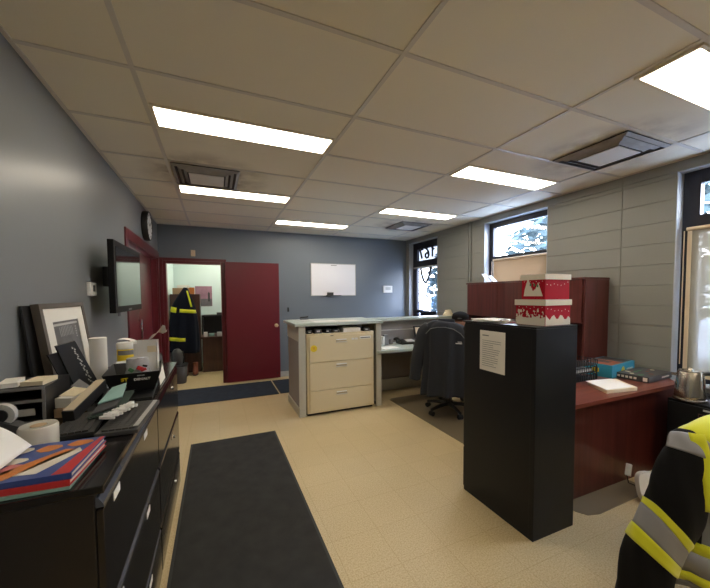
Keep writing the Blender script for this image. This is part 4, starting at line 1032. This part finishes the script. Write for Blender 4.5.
# ------------------------------------------------------------------ roller shades
def shade(y0, y1, z0, z1, x, label, mt, border, tube_r):
    t = thing('roller_shade', label, 'blind', (x,(y0+y1)/2,z0))
    m = M(); m.box(x-.0008,x+.0008,y0+border,y1-border,z0+.03,z1); obj('cloth', m, mt, t)
    m = M(); m.cyl((x,y0-.005,z1+tube_r),(x,y1+.005,z1+tube_r),tube_r,seg=18); obj('roller_tube', m, X['cream'], t, smooth=True)
    m = M(); m.box(x-.006,x+.006,y0,y1,z0,z0+.03,.003); obj('hem_bar', m, X['cream'], t)
    if border:
        m = M(); m.box(x-.002,x+.002,y1-border+.0005,y1,z0+.031,z1-.001); m.box(x-.002,x+.002,y0,y0+border-.0005,z0+.031,z1-.001); obj('side_band', m, X['cream'], t)
    m = M(); m.cyl((x-.012,y1+.018,z0+.1),(x-.012,y1+.018,z1),.004,seg=8); obj('pull_cord', m, X['cream'], t, smooth=True); return t
shade(.26, 1.525, .76, 2.04, RX+.075, 'see-through cream roller shade over the right-hand window by the kettle', X['shade'], .030, .016)
shade(2.86, 3.725, 1.24, 1.99, RX+.082, 'beige roller shade over the lower half of the middle window', X['shade2'], 0, .014)

# ------------------------------------------------------------------ garments and figures
def ring(c, a, b, n=36, fold=0.0, k=9, ph=0.0, tilt=(0,0), se=1.0):
    """horizontal ring with cloth folds"""
    c = V(c); out = []
    for i in range(n):
        t = 2*PI*i/n; f = 1 + fold*math.sin(k*t+ph) + fold*.5*math.sin((k*1.7)//1*t+ph*2.1)
        x = a*f*math.copysign(abs(math.cos(t))**se, math.cos(t)); y = b*(1+3.2*(f-1))*math.copysign(abs(math.sin(t))**se, math.sin(t))
        out.append(c + V((x, y, tilt[0]*x + tilt[1]*y)))
    return out
def axis_rings(pts, n=24, fold=0.03, k=5, flat=.8, tw=.9):
    """sleeve-like rings following a path of (x,y,z,r)"""
    P = [V(p[:3]) for p in pts]; out = []; a = None
    for i, p in enumerate(P):
        d = (P[min(i+1,len(P)-1)]-P[max(i-1,0)]).normalized()
        a = (V((1,0,0)) - d*d.x).normalized() if a is None else (a-d*a.dot(d)).normalized()
        b = d.cross(a); r_ = pts[i][3]
        out.append([p + a*(r_*math.cos(t)*(1+fold*math.sin(k*t+i*tw))) + b*(flat*r_*math.sin(t)*(1+fold*math.sin(k*t+i*tw))) for t in [2*PI*j/n for j in range(n)]])
    return out
def lerp_path(pts, steps):
    """resample a list of tuples smoothly"""
    out = []; n = len(pts)-1
    for s in range(steps+1):
        t = s/steps*n; i = min(int(t), n-1); f = t-i
        g = lambda j: pts[max(0, min(n, j))]
        p0,p1,p2,p3 = g(i-1),g(i),g(i+1),g(i+2)
        out.append(tuple(.5*((2*b)+(-a+c)*f+(2*a-5*b+4*c-d)*f*f+(-a+3*b-3*c+d)*f**3) for a,b,c,d in zip(p0,p1,p2,p3)))
    return out
def skinned(name, verts, edges, mats, parent, sub=2, root=0):
    """one continuous skinned surface: verts = [(x,y,z,r) or (x,y,z,rx,ry)]"""
    me = bpy.data.meshes.new(name); me.from_pydata([v[:3] for v in verts], edges, [])
    for mt in (mats if isinstance(mats, list) else [mats]): me.materials.append(mt)
    o = bpy.data.objects.new(name, me); COL.objects.link(o); o.parent = parent
    md = o.modifiers.new('skin', 'SKIN'); md.use_smooth_shade = True; md.branch_smoothing = .5
    if not me.skin_vertices: me.attributes.new('skin', 'FLOAT', 'POINT')
    sv = me.skin_vertices[0].data
    for i, v in enumerate(verts):
        sv[i].radius = (v[3], v[4] if len(v) > 4 else v[3]); sv[i].use_root = (i == root)
    s = o.modifiers.new('sub', 'SUBSURF'); s.levels = s.render_levels = sub
    return o

# swivel chair by the counter (faces local +Y)
def swivel(loc, rz, label, back_top=1.10):
    t = thing('office_chair', label, 'chair', loc, rz, local=True)
    for k in range(5):
        a = 2*PI*k/5 + .3; c, s_ = math.cos(a), math.sin(a)
        m = M(); m.tube([(0,0,.105),(.16*c,.16*s_,.10),(.29*c,.29*s_,.075)], [.026,.022,.018], 8); lg = obj('base_leg', m, X['black'], t, smooth=True, local=True)
        m = M(); q = V((.285*c,.285*s_,.031)); ax = V((-s_,c,0))
        m.cyl(q-ax*.026, q-ax*.006, .030, seg=14); m.cyl(q+ax*.006, q+ax*.026, .030, seg=14); m.cyl(q-ax*.006, q+ax*.006, .010, seg=8); m.cyl(q+V((0,0,.012)), q+V((0,0,.046)), .008, seg=8)
        obj('caster', m, X['black'], lg, smooth=True, local=True)
    m = M(); m.cyl((0,0,.085),(0,0,.14),.040,.034,16); m.cyl((0,0,.14),(0,0,.42),.024,seg=14); obj('gas_column', m, X['black'], t, smooth=True, local=True)
    m = M(); m.rbox((0,.03,.475),(.48,.42,.075),0,.03); obj('seat', m, X['dgrey'], t, smooth=True, local=True)
    m = M(); m.rbox((0,-.24,(.60+back_top)/2),(.44,.05,back_top-.60),0,.02); obj('backrest', m, X['dgrey'], t, smooth=True, local=True)
    m = M(); m.tube([(0,-.05,.425),(0,-.235,.45),(0,-.275,.56),(0,-.265,.75)], .020, 8); obj('back_support', m, X['black'], t, smooth=True, local=True)
    for s_ in (-1, 1):
        m = M(); m.tube([(s_*.20,.02,.435),(s_*.275,.02,.46),(s_*.28,.02,.66)], .014, 8); m.rbox((s_*.28,.04,.672),(.06,.25,.028),0,.01); obj('armrest', m, X['black'], t, smooth=True, local=True)
    return t
CC = (2.69, 3.33, .0052); CR = RZ(-45)
swivel(CC, CR, 'black swivel chair with a charcoal jacket over its back, by the counter')
t = thing('draped_jacket', 'charcoal work jacket with grey piping draped over the swivel chair', 'jacket', CC, CR, local=True)
prof = [(1.175,.07,.022),(1.168,.13,.045),(1.145,.19,.062),(1.10,.240,.078),(1.03,.262,.088),(.92,.262,.092),(.78,.258,.095),(.64,.262,.10),(.50,.275,.105),(.38,.285,.11),(.30,.288,.112)]
prof = lerp_path(prof, 26)
m = M(); m.loft([ring((.0,-.285-.01*i/26,z), a, b, 44, .008+.085*(i/26)**1.1, 9, 1.2+i*.035, (-.13+.19*(i/26),0)) for i, (z,a,b) in enumerate(prof)], True, False)
obj('jacket_body', m, X['jacket'], t, smooth='all', local=True, solid=.006)
for s_ in (-1, 1):
    pth = lerp_path([(s_*.195,-.285,1.115,.060),(s_*.255,-.29,1.04,.078),(s_*.295,-.295,.90,.080),(s_*.325,-.30,.74,.078),(s_*.350,-.305,.60,.072),(s_*.362,-.31,.49,.066),(s_*.365,-.31,.46,.064)], 18)
    m = M(); m.loft(axis_rings(pth, 28, .07, 4, .75), True, True); obj('jacket_sleeve', m, X['jacket'], t, smooth='all', local=True)
m = M(); m.tube([(-.225,-.358,1.03),(-.17,-.372,1.09),(-.09,-.376,1.110),(0,-.374,1.112),(.09,-.376,1.095),(.17,-.374,1.045),(.235,-.356,.965)], .0045, 6); obj('piping', m, X['pipe'], t, smooth=True, local=True)
m = M(); m.rbox((.155,-.400,.935),(.070,.003,.010)); m.rbox((.165,-.4005,.952),(.045,.003,.006)); obj('chest_logo', m, X['white'], t, local=True, label='small white lettered logo')
m = M(); m.loft([ring((0,-.275,1.150),.105,.040,24),ring((0,-.278,1.195),.098,.036,24),ring((0,-.280,1.205),.088,.028,24)], True, True); obj('collar', m, X['jacket'], t, smooth=True, local=True)

# the person at the desk (faces local +Y, mostly hidden)
t = thing('person', 'person in a dark cap and dark jacket seated in the jacket-draped swivel chair', 'person', CC, CR, local=True)
lx = .135
bv = [(.02,.02,.585,.13,.10),(.05,.01,.72,.125,.095),(.09,.03,.86,.14,.10),(.115,.045,.96,.10,.075),(lx,.055,1.03,.052),(lx,.065,1.09,.072,.080),(lx,.072,1.150,.078,.090),(lx,.065,1.205,.062,.072)]
be = [(i,i+1) for i in range(7)]
def add(chain, frm):
    for p in chain:
        bv.append(p); be.append((frm, len(bv)-1)); frm = len(bv)-1
    return frm
for s_ in (-1, 1):
    hx = lx-.02
    w_ = add([(hx+s_*.165,.04,.93,.055),(hx+s_*.215,.10,.80,.046),(hx+s_*.225,.17,.70,.040),(hx+s_*.205,.30,.705,.034),(hx+s_*.185,.40,.715,.026),(hx+s_*.18,.45,.715,.034,.018)], 3)
    for k, (dx, ln) in enumerate(((-.027,.062),(-.009,.075),(.010,.071),(.027,.058))):
        add([(hx+s_*.18+dx,.485,.712,.0095),(hx+s_*.18+dx*1.15,.485+ln*.55,.708,.0085),(hx+s_*.18+dx*1.2,.485+ln,.694,.0075)], w_)
    add([(hx+s_*.18-s_*.030,.445,.706,.0105),(hx+s_*.18-s_*.048,.478,.700,.009)], w_)
    add([(s_*.10,.12,.575,.085),(s_*.13,.30,.565,.072),(s_*.14,.43,.545,.060),(s_*.145,.46,.40,.052),(s_*.145,.45,.22,.042),(s_*.145,.43,.095,.036),(s_*.15,.50,.050,.036),(s_*.155,.58,.040,.030)], 0)
add([(lx,.165,1.105,.012),(lx,.178,1.085,.011)], 6)                       # nose
for s_ in (-1,1): add([(lx+s_*.092,.062,1.13,.010,.018)], 6)               # ears
body = skinned('body', bv, be, X['skin'], t)
m = M()
for s_ in (-1,1): m.ball((lx+s_*.033,.148,1.145),.012)
obj('eyes', m, X['white'], t, smooth=True, local=True)
m = M(); m.ball((lx,.152,1.052),(.024,.008,.006)); obj('mouth', m, X['boot'], t, smooth=True, local=True)
m = M(); m.loft([ring((lx,.058,1.176),.094,.102,24),ring((lx,.058,1.182),.097,.108,24),ring((lx,.055,1.20),.09,.10,24)], False, False); obj('hair', m, X['hair'], t, smooth=True, local=True, solid=.006)
m = M(); m.loft([ring((lx,.060,1.186),.103,.118,28),ring((lx,.060,1.212),.105,.120,28),ring((lx,.058,1.240),.097,.108,28),ring((lx,.056,1.262),.072,.080,28),ring((lx,.055,1.276),.030,.034,28),ring((lx,.055,1.279),.004,.004,28)], True, True)
cap = obj('cap', m, X['navy'], t, smooth=True, local=True)
m = M(); m.sheet(lambda u,v: (lx+(-.085+.17*u)*(1-.25*v*abs(2*u-1)), .155+.085*v*(1-(2*u-1)**2*.5), 1.196-.02*v-.02*(2*u-1)**2), 10, 4, .004); obj('cap_brim', m, X['navy'], cap, smooth=True, local=True)
m = M(); m.tube([(lx+.06*math.cos(a),.060+.121*math.sin(a),1.196) for a in [PI+.9+ (PI-1.8)*k/8 for k in range(9)]], .006, 6); obj('cap_strap', m, X['pipe'], cap, smooth=True, local=True)
jv = [(.02,.02,.60,.150,.115),(.05,.01,.72,.145,.115),(.09,.03,.86,.160,.118),(.115,.045,.955,.112,.088),(lx,.052,1.005,.068)]
je = [(i,i+1) for i in range(4)]
for s_ in (-1,1):
    hx = lx-.02; f0 = 3
    for p in [(hx+s_*.165,.04,.93,.075),(hx+s_*.215,.10,.80,.063),(hx+s_*.225,.17,.70,.056),(hx+s_*.205,.30,.705,.048),(hx+s_*.188,.385,.714,.040)]:
        jv.append(p); je.append((f0, len(jv)-1)); f0 = len(jv)-1
skinned('jacket', jv, je, X['jacket'], t)
tv = [(.02,.02,.580,.148,.112)]; te = []
for s_ in (-1,1):
    f0 = 0
    for p in [(s_*.10,.12,.580,.098),(s_*.13,.30,.570,.084),(s_*.14,.43,.548,.074),(s_*.145,.46,.40,.066),(s_*.145,.45,.22,.058),(s_*.145,.435,.115,.055)]:
        tv.append(p); te.append((f0, len(tv)-1)); f0 = len(tv)-1
skinned('trousers', tv, te, X['denim'], t)
for s_ in (-1,1): m = M(); m.ball((s_*.152,.51,.048),(.048,.125,.046)); obj('shoe', m, X['black'], t, smooth=True, local=True)

# hi-vis jacket over a chair in the right foreground (local x to the right, y away from the viewer)
HL = (1.984, .5055, 0); HR = RZ(-23.1)
t = thing('office_chair', 'black chair in the right foreground, hidden under the hi-vis jacket', 'chair', HL, HR, local=True)
m = M(); m.rbox((.10,.08,.74),(.40,.05,.40),0,.02); obj('backrest', m, X['black'], t, smooth=True, local=True)
m = M(); m.rbox((.20,.33,.46),(.40,.40,.07),0,.03); obj('seat', m, X['black'], t, smooth=True, local=True)
m = M(); m.tube([(.15,.09,.60),(.15,.12,.45),(.17,.25,.415)], .02); obj('back_support', m, X['black'], t, smooth=True, local=True)
for sx in (.06,.36):
    for y in (.14,.52): m = M(); m.tube([(sx,y,.42),(sx,y+(.02 if y > .3 else -.02),.0)], .013); obj('leg', m, X['black'], t, smooth=True, local=True)
t = thing('hi_vis_jacket', 'black hi-vis work jacket with yellow hood and reflective bands in the right foreground', 'jacket', HL, HR, local=True)
prof = lerp_path([(.930,.12,.05),(.915,.20,.08),(.88,.260,.105),(.83,.295,.118),(.70,.335,.125),(.55,.350,.13),(.42,.355,.135),(.32,.36,.138)], 20)
def body_ring(i, off=0.0): 
    z, a, b = prof[i]; return ring((.0,.075,z), a+off, b+off, 48, .004+.03*i/20, 8, .7)
m = M(); m.loft([body_ring(i) for i in range(21)], True, False); obj('jacket_body', m, X['hvgrey'], t, smooth='all', local=True, solid=.005)
m = M(); m.loft([body_ring(i,.008)[21:30] for i in range(5,16)], False, False, False); obj('black_side_panel', m, X['navy'], t, smooth='all', local=True, solid=.004)
# yellow brace down the front and the hem bands
m = M(); m.loft([body_ring(i,.006) for i in (15,16)], False, False); m.loft([body_ring(i,.006) for i in (18,19)], False, False); obj('hem_trim', m, X['hivis'], t, smooth='all', local=True, solid=.003)
m = M(); m.loft([body_ring(i,.007) for i in (16,17,18)], False, False); obj('reflective_hem_band', m, X['refl'], t, smooth='all', local=True, solid=.003)
m = M()
st = lambda u, v: (-.366+.040*u+.010*v, -.020-.022*u-.055*min(1,v*1.6), .965-.27*v)
m.sheet(st, 4, 10, .004); obj('yellow_brace', m, X['hivis'], t, smooth='all', local=True)
pth = lerp_path([(-.325,.03,.950,.030),(-.334,.018,.925,.056),(-.343,.0,.880,.070),(-.374,-.01,.795,.079),(-.396,-.015,.70,.088),(-.420,-.015,.62,.082),(-.446,-.012,.57,.076),(-.472,-.005,.49,.079),(-.488,.0,.385,.086),(-.500,.01,.26,.082),(-.51,.015,.17,.075)], 72)
rg = axis_rings(pth, 44, .040, 5, .82, .38)
def shear(rings):                                   # cloth hangs lower on the side away from the shoulder
    out = []
    for i, r_ in enumerate(rings):
        c = sum(r_, V((0,0,0)))/len(r_); k = min(1, max(0, (i-14)/22))
        out.append([p + V((0,0,-.70*k*(p.x-c.x))) for p in r_])
    return out
rg = shear(rg)
m = M(); m.loft(rg, True, True); obj('jacket_sleeve', m, X['navy'], t, smooth='all', local=True)
def band(i0, i1, off, name, mt):
    rr = []
    for r_ in rg[i0:i1+1]:
        c = sum(r_, V((0,0,0)))/len(r_); rr.append([c + (p-c)*(1+off/(p-c).length) for p in r_])
    m = M(); m.loft(rr, False, False); obj(name, m, mt, t, smooth='all', local=True, solid=.003)
band(37,41,.0035,'yellow_sleeve_trim',X['hivis']); band(48,52,.0035,'yellow_sleeve_trim',X['hivis']); band(41,48,.003,'reflective_sleeve_band',X['refl'])
m = M(); m.loft([[c_+(p-c_)*1.05 for p in r_[3:24]] for r_ in rg[5:16] for c_ in [sum(r_, V((0,0,0)))/len(r_)]], False, False, False); obj('shoulder_reflector', m, X['refl'], t, smooth='all', local=True, solid=.003)
# hood: a slumped padded roll with creases
rings = []
for i in range(17):
    k = i/16; x = -.325+.62*k
    h = .016+.055*math.sin(PI*min(1,k*1.05+.08))**.7; w_ = .035+.080*math.sin(PI*k)**.7
    cz_ = .912+.012*math.sin(PI*k)
    rings.append([V((x+.02*math.sin(a*2+k*5), .055+w_*math.cos(a)*(1+.06*math.sin(5*a+k*9)), cz_+h*math.sin(a)*(1+.10*math.sin(4*a+k*11)))) for a in [2*PI*j/24 for j in range(24)]])
m = M(); m.loft(rings); obj('hood', m, X['hivis'], t, smooth='all', local=True, sub=1, label='bright yellow hood')

# ------------------------------------------------------------------ small office beyond the doorway
t = thing('wardrobe', 'dark brown wardrobe cabinet in the small office', 'cabinet', (-.56,7.38,0))
m = M(); m.box(-.815,-.30,7.16,7.60,.0,1.54,.003); obj('body', m, X['brown'], t)
for a,b in ((-.81,-.56),(-.555,-.305)): m = M(); m.box(a,b,7.142,7.159,.06,1.535,.002); d = obj('door', m, X['brown'], t); m2 = M(); m2.cyl((b-.03 if a<-.6 else a+.03,7.13,.85),(b-.03 if a<-.6 else a+.03,7.13,.98),.006,seg=8); obj('door_handle', m2, X['chrome'], d)
m = M(); m.box(-.78,-.49,7.25,7.50,1.5408,1.66,.003); bx = one('storage_box', m, X['card'], 'cardboard box on the wardrobe in the small office', 'box')
m = M(); m.box(-.70,-.50,7.27,7.48,1.6608,1.72,.003); one('storage_box', m, X['white'], 'white box on the cardboard box on the wardrobe', 'box')
m = M(); m.box(-.485,-.40,7.22,7.40,1.5408,1.67,.003); one('storage_box', m, X['orange'], 'orange and red box at the right on top of the wardrobe', 'box')
t = thing('office_desk', 'brown desk with a black hutch in the small office', 'desk', (.15,7.4,0))
m = M(); m.box(-.295,.9,7.02,7.80,.665,.695,.002); obj('desk_top', m, X['brown'], t)
m = M(); m.box(-.27,.88,7.06,7.085,.0,.664,.002); obj('modesty_panel', m, X['brown'], t)
m = M(); m.box(-.29,.9,7.50,7.80,1.06,1.10,.002); m.box(-.29,-.265,7.50,7.80,.696,1.059,.002); m.box(.875,.9,7.50,7.80,.696,1.059); m.box(-.264,.874,7.77,7.80,.696,1.059); obj('desk_hutch', m, X['black'], t)
for k, (x, w, h, mt, lab) in enumerate(((-.21,.07,.09,'white','white mug at the left of the office desk'),(-.10,.10,.06,'teal','pale teal box on the office desk'),(.04,.09,.08,'white','white box on the office desk near the doorway edge'))):
    m = M(); m.box(x-w/2,x+w/2,7.10,7.10+w,.6958,.6958+h,.006); one('desk_box', m, X[mt], lab, 'box')
m = M(); m.box(.0,.12,7.55,7.63,1.1008,1.15,.005); one('label_maker', m, X['dgrey'], 'small dark gadget on the black hutch in the office', 'gadget')
t = thing('poster', 'pink and grey poster on the pale office wall', 'poster', (-.25,8.04,1.28))
m = M(); m.box(-.425,-.085,OY-.006,OY-.001,1.275,1.72); obj('poster_sheet', m, mat('poster_mauve',(.36,.20,.27),.5,var=.5,vscale=6), t)
m = M(); m.box(-.42,-.09,OY-.007,OY-.0062,1.28,1.44); obj('poster_foreground', m, mat('poster_grey',(.16,.15,.17),.5,var=.5,vscale=10), t)
m = M(); m.prism([(-.17,1.38),(-.13,1.38),(-.13,1.56),(-.15,1.60),(-.17,1.56)], (0,OY-.0071,0), (1,0,0), (0,0,1), .001); obj('poster_tower', m, X['dgrey'], t)
t = thing('hi_vis_coat', 'navy coat with lime reflective stripes hanging on the wardrobe in the small office', 'coat', (-.56,7.0,.42))
cp = lerp_path([(1.66,.03,.03),(1.58,.07,.06),(1.46,.13,.085),(1.30,.185,.10),(1.08,.225,.11),(.85,.250,.115),(.62,.265,.118),(.44,.265,.118)], 24)
CXc = lambda i: -.53-.07*i/24
cr_ = lambda i, off=0: ring((CXc(i),6.955,cp[i][0]), cp[i][1]+off, cp[i][2]+off, 40, .008+.04*i/24, 7, 1.0, (-.10,0))
m = M(); m.loft([cr_(i) for i in range(25)], True, False); obj('coat_body', m, X['navyc'], t, smooth='all', solid=.005)
m = M(); m.loft([cr_(i,.005)[28:40] for i in (11,12)], False, False, False); obj('lime_band', m, X['hivis'], t, smooth='all', solid=.003)
m = M(); m.loft([cr_(i,.005)[21:32] for i in (19,20)], False, False, False); obj('lime_band', m, X['hivis'], t, smooth='all', solid=.003)
m = M()
m.sheet(lambda u,v: (-.515+.07*v+.03*u, 6.885-.045*v, 1.60-.30*v), 3, 8, .004)
obj('lime_brace', m, X['hivis'], t, smooth='all')
pth = lerp_path([(-.62,6.95,1.46,.06),(-.69,6.94,1.30,.075),(-.735,6.93,1.08,.07),(-.75,6.92,.85,.066)], 14)
rg2 = axis_rings(pth, 20, .05, 5, .8); m = M(); m.loft(rg2); obj('coat_sleeve', m, X['navyc'], t, smooth='all')
m = M(); rr = [[(sum(r_,V((0,0,0)))/20)+(p-sum(r_,V((0,0,0)))/20)*1.07 for p in r_] for r_ in rg2[5:8]]; m.loft(rr, False, False); obj('lime_sleeve_band', m, X['hivis'], t, smooth='all', solid=.003)
m = M(); m.tube([(-.53,6.96,1.62),(-.53,7.00,1.64),(-.53,7.135,1.53)], .008); obj('hanging_loop', m, X['black'], t, smooth=True)
for x in (-.57, -.40):
    t = thing('work_boot', 'rust-brown work boot under the hanging coat, %s' % ('left of the pair' if x < -.5 else 'right of the pair'), 'boot', (x,6.95,0), 0, 'boots under the coat', local=True)
    m = M(); m.loft([ring((0,.0,.022),.05,.135,20),ring((0,.0,.06),.05,.13,20),ring((0,.03,.10),.046,.095,20),ring((0,.06,.15),.045,.062,20),ring((0,.065,.22),.048,.060,20)]); obj('boot_upper', m, X['boot'], t, smooth=True, local=True)
    m = M(); m.loft([ring((0,0,.0),.052,.14,20),ring((0,0,.0215),.052,.14,20)]); obj('boot_sole', m, X['black'], t, local=True)
t = thing('waste_bin', 'dark waste bin just inside the office doorway', 'bin', (-.60,6.40,0))
m = M(); m.loft([ring((-.60,6.40,0),.085,.12,28,se=.6),ring((-.60,6.40,.30),.11,.15,28,se=.6)], True, False); obj('bin_body', m, X['dgrey'], t, smooth=True, solid=.004)
m = M(); m.loft([ring((-.60,6.40,.301),.115,.155,28,se=.6),ring((-.60,6.40,.318),.115,.155,28,se=.6)]); obj('bin_lid', m, X['black'], t, smooth=True)
t = thing('backpack', 'grey backpack resting on the waste bin lid by the doorway', 'bag', (-.64,6.42,.32))
m = M(); m.loft([ring((-.64,6.42,.32),.085,.12,24,.03,5,0),ring((-.64,6.42,.40),.095,.135,24,.04,5,1),ring((-.645,6.42,.52),.085,.12,24,.04,5,2),ring((-.65,6.42,.58),.045,.07,24),ring((-.65,6.42,.59),.01,.02,24)]); obj('backpack_body', m, X['dgrey'], t, smooth=True)
m = M(); m.tube([(-.55,6.38,.34),(-.535,6.36,.44),(-.555,6.37,.55)], .010); obj('strap', m, X['black'], t, smooth=True)
# office lamp, plus a second unseen one added to brighten the room
for y, lab in ((6.75,'strip ceiling light inside the small office, nearer the doorway'),(7.5,'unseen strip ceiling light added inside the small office to brighten the pale wall')): dup(bpy.data.objects['ceiling_light'], (.3, y, CZ-.0145), 0, lab)

# ------------------------------------------------------------------ outdoors
m = M(); m.box(RX+.26, 60, -40, 60, -.25, -.15); struct('ground', m, X['asph'], local=True)
m = M(); m.box(40, 44, -30, 45, -.149, 4.2); one('building', m, X['build'], 'pale low building across the street', 'building')
def tree(x, y, h, r0, z0, n, label, seed, cone=True):
    rnd = random.Random(seed); t = thing('tree', label, 'tree', (x,y,-.15), 0, local=True)
    m = M(); m.tube([(0,0,0),(.05,.02,h*.5),(0,0,h*.95)], [.16,.11,.03], 8); obj('trunk', m, X['bark'], t, smooth=True, local=True)
    m = M()
    for k in range(n):
        f = rnd.random()**.8; z = z0+(h-z0)*f; rr = r0*((1-f)**.8 if cone else math.sin(PI*(.15+.8*f))); a = rnd.random()*2*PI; q = rr*math.sqrt(rnd.uniform(.05,1))
        c = V((q*math.cos(a), q*math.sin(a), z)); s_ = rnd.uniform(.10,.24)
        d = V((math.cos(a)+rnd.uniform(-.6,.6), math.sin(a)+rnd.uniform(-.6,.6), rnd.uniform(-.5,.3))).normalized(); e = d.orthogonal().normalized()
        e = (Matrix.Rotation(rnd.random()*6, 3, d) @ e)
        m._n([c-d*s_, c+e*s_*.45, c+d*s_, c-e*s_*.45], [(0,1,2,3)])
    obj('foliage', m, X['leaf'], t, local=True); return t
tree(11.0, 5.9, 6.6, 3.0, .6, 6500, 'spreading tree seen through the middle window', 1, False)
tree(10.5, 13.4, 4.0, .9, .2, 900, 'dark shrub-like tree at the right of the street door glass', 2, False)
def car(loc, rz, paint, label):
    t = thing('car', label, 'car', loc, rz, local=True)
    m = M(); prof_ = [(-2.1,.30),(-2.15,.62),(-1.95,.85),(-1.1,.95),(-.55,1.42),(.85,1.45),(1.45,1.0),(2.05,.92),(2.15,.6),(2.1,.30)]
    m.prism(prof_, (0,.85,0), (1,0,0), (0,0,1), 1.7); obj('car_body', m, paint, t, local=True)
    m = M(); m.prism([(-.95,.98),(-.5,1.37),(.1,1.39),(.1,.98)], (0,.853,0), (1,0,0), (0,0,1), 1.706); m.prism([(.18,.98),(.18,1.39),(.8,1.39),(1.25,1.0)], (0,.853,0), (1,0,0), (0,0,1), 1.706); obj('car_window', m, X['blackg'], t, local=True)
    for x in (-1.35,1.35):
        for y in (-.78,.78): m = M(); m.cyl((x,y-.1,.32),(x,y+.1,.32),.32,seg=24); obj('wheel', m, X['black'], t, smooth=True, local=True)
    return t
car((10.2,1.55,-.15), RZ(90), X['car'], 'silver car parked outside the right-hand window')
car((22,29.5,-.15), RZ(60), X['carb'], 'blue car parked beyond the street door')
t = thing('bollard', 'yellow bollard outside the street door', 'bollard', (8.2,11.45,-.15))
m = M(); m.cyl((8.2,11.45,-.15),(8.2,11.45,1.35),.10,seg=18); obj('bollard_post', m, X['cream'], t, smooth=True)
m = M(); m.ball((8.2,11.45,1.35),(.10,.10,.05)); obj('bollard_cap', m, X['cream'], t, smooth=True)
t = thing('fence', 'white lattice fence beyond the silver car', 'fence', (20,6.2,-.15))
m = M()
for k in range(7): m.box(19.98,20.02,3.4+.9*k,3.48+.9*k,-.15,2.2)
obj('fence_post', m, X['white'], t)
m = M()
for z in (.3,.8,1.3,1.8): m.box(19.95,19.979,3.4,8.9,z,z+.2)
obj('fence_rail', m, X['white'], t)

# ------------------------------------------------------------------ world, camera, colour
w = bpy.data.worlds.new('sky'); S.world = w; w.use_nodes = True; nt = w.node_tree
bg = nt.nodes['Background']; tc = nt.nodes.new('ShaderNodeTexCoord'); sx = nt.nodes.new('ShaderNodeSeparateXYZ'); cr = nt.nodes.new('ShaderNodeValToRGB')
nt.links.new(tc.outputs['Generated'], sx.inputs[0]); nt.links.new(sx.outputs['Z'], cr.inputs['Fac']); nt.links.new(cr.outputs['Color'], bg.inputs['Color'])
e = cr.color_ramp.elements; e[0].position = 0; e[0].color = (.92,.95,1,1); e[1].position = .7; e[1].color = (.42,.62,1,1)
bg.inputs['Strength'].default_value = 15

cam = bpy.data.cameras.new('camera'); co = bpy.data.objects.new('camera', cam); COL.objects.link(co); S.camera = co
cam.sensor_fit = 'HORIZONTAL'; cam.sensor_width = 36; cam.lens = 36*327.32/710; cam.clip_start = .05; cam.clip_end = 300
cam.shift_x = -(356.15-355)/710; cam.shift_y = (310.11-294)/710
yaw, pit, rol = .4034, -.0452, -.0068
fw = V((math.sin(yaw)*math.cos(pit), math.cos(yaw)*math.cos(pit), math.sin(pit)))
rt = V((math.cos(yaw), -math.sin(yaw), 0)); up = rt.cross(fw)
cr_r, sr_r = math.cos(rol), math.sin(rol)
rt2 = rt*cr_r + up*sr_r; up2 = up*cr_r - rt*sr_r
co.matrix_world = Matrix.Translation(V((0,0,1.495))) @ Matrix((rt2, up2, -fw)).transposed().to_4x4()
vs = S.view_settings; S.display_settings.display_device = 'sRGB'; vs.view_transform = 'Standard'; vs.look = 'None'; vs.gamma = 1; vs.use_curve_mapping = False
vs.exposure = 1.25
S.cycles.max_bounces = 10; S.cycles.diffuse_bounces = 6; S.cycles.transparent_max_bounces = 12; S.cycles.caustics_reflective = False; S.cycles.caustics_refractive = False
S.cycles.sample_clamp_indirect = 6
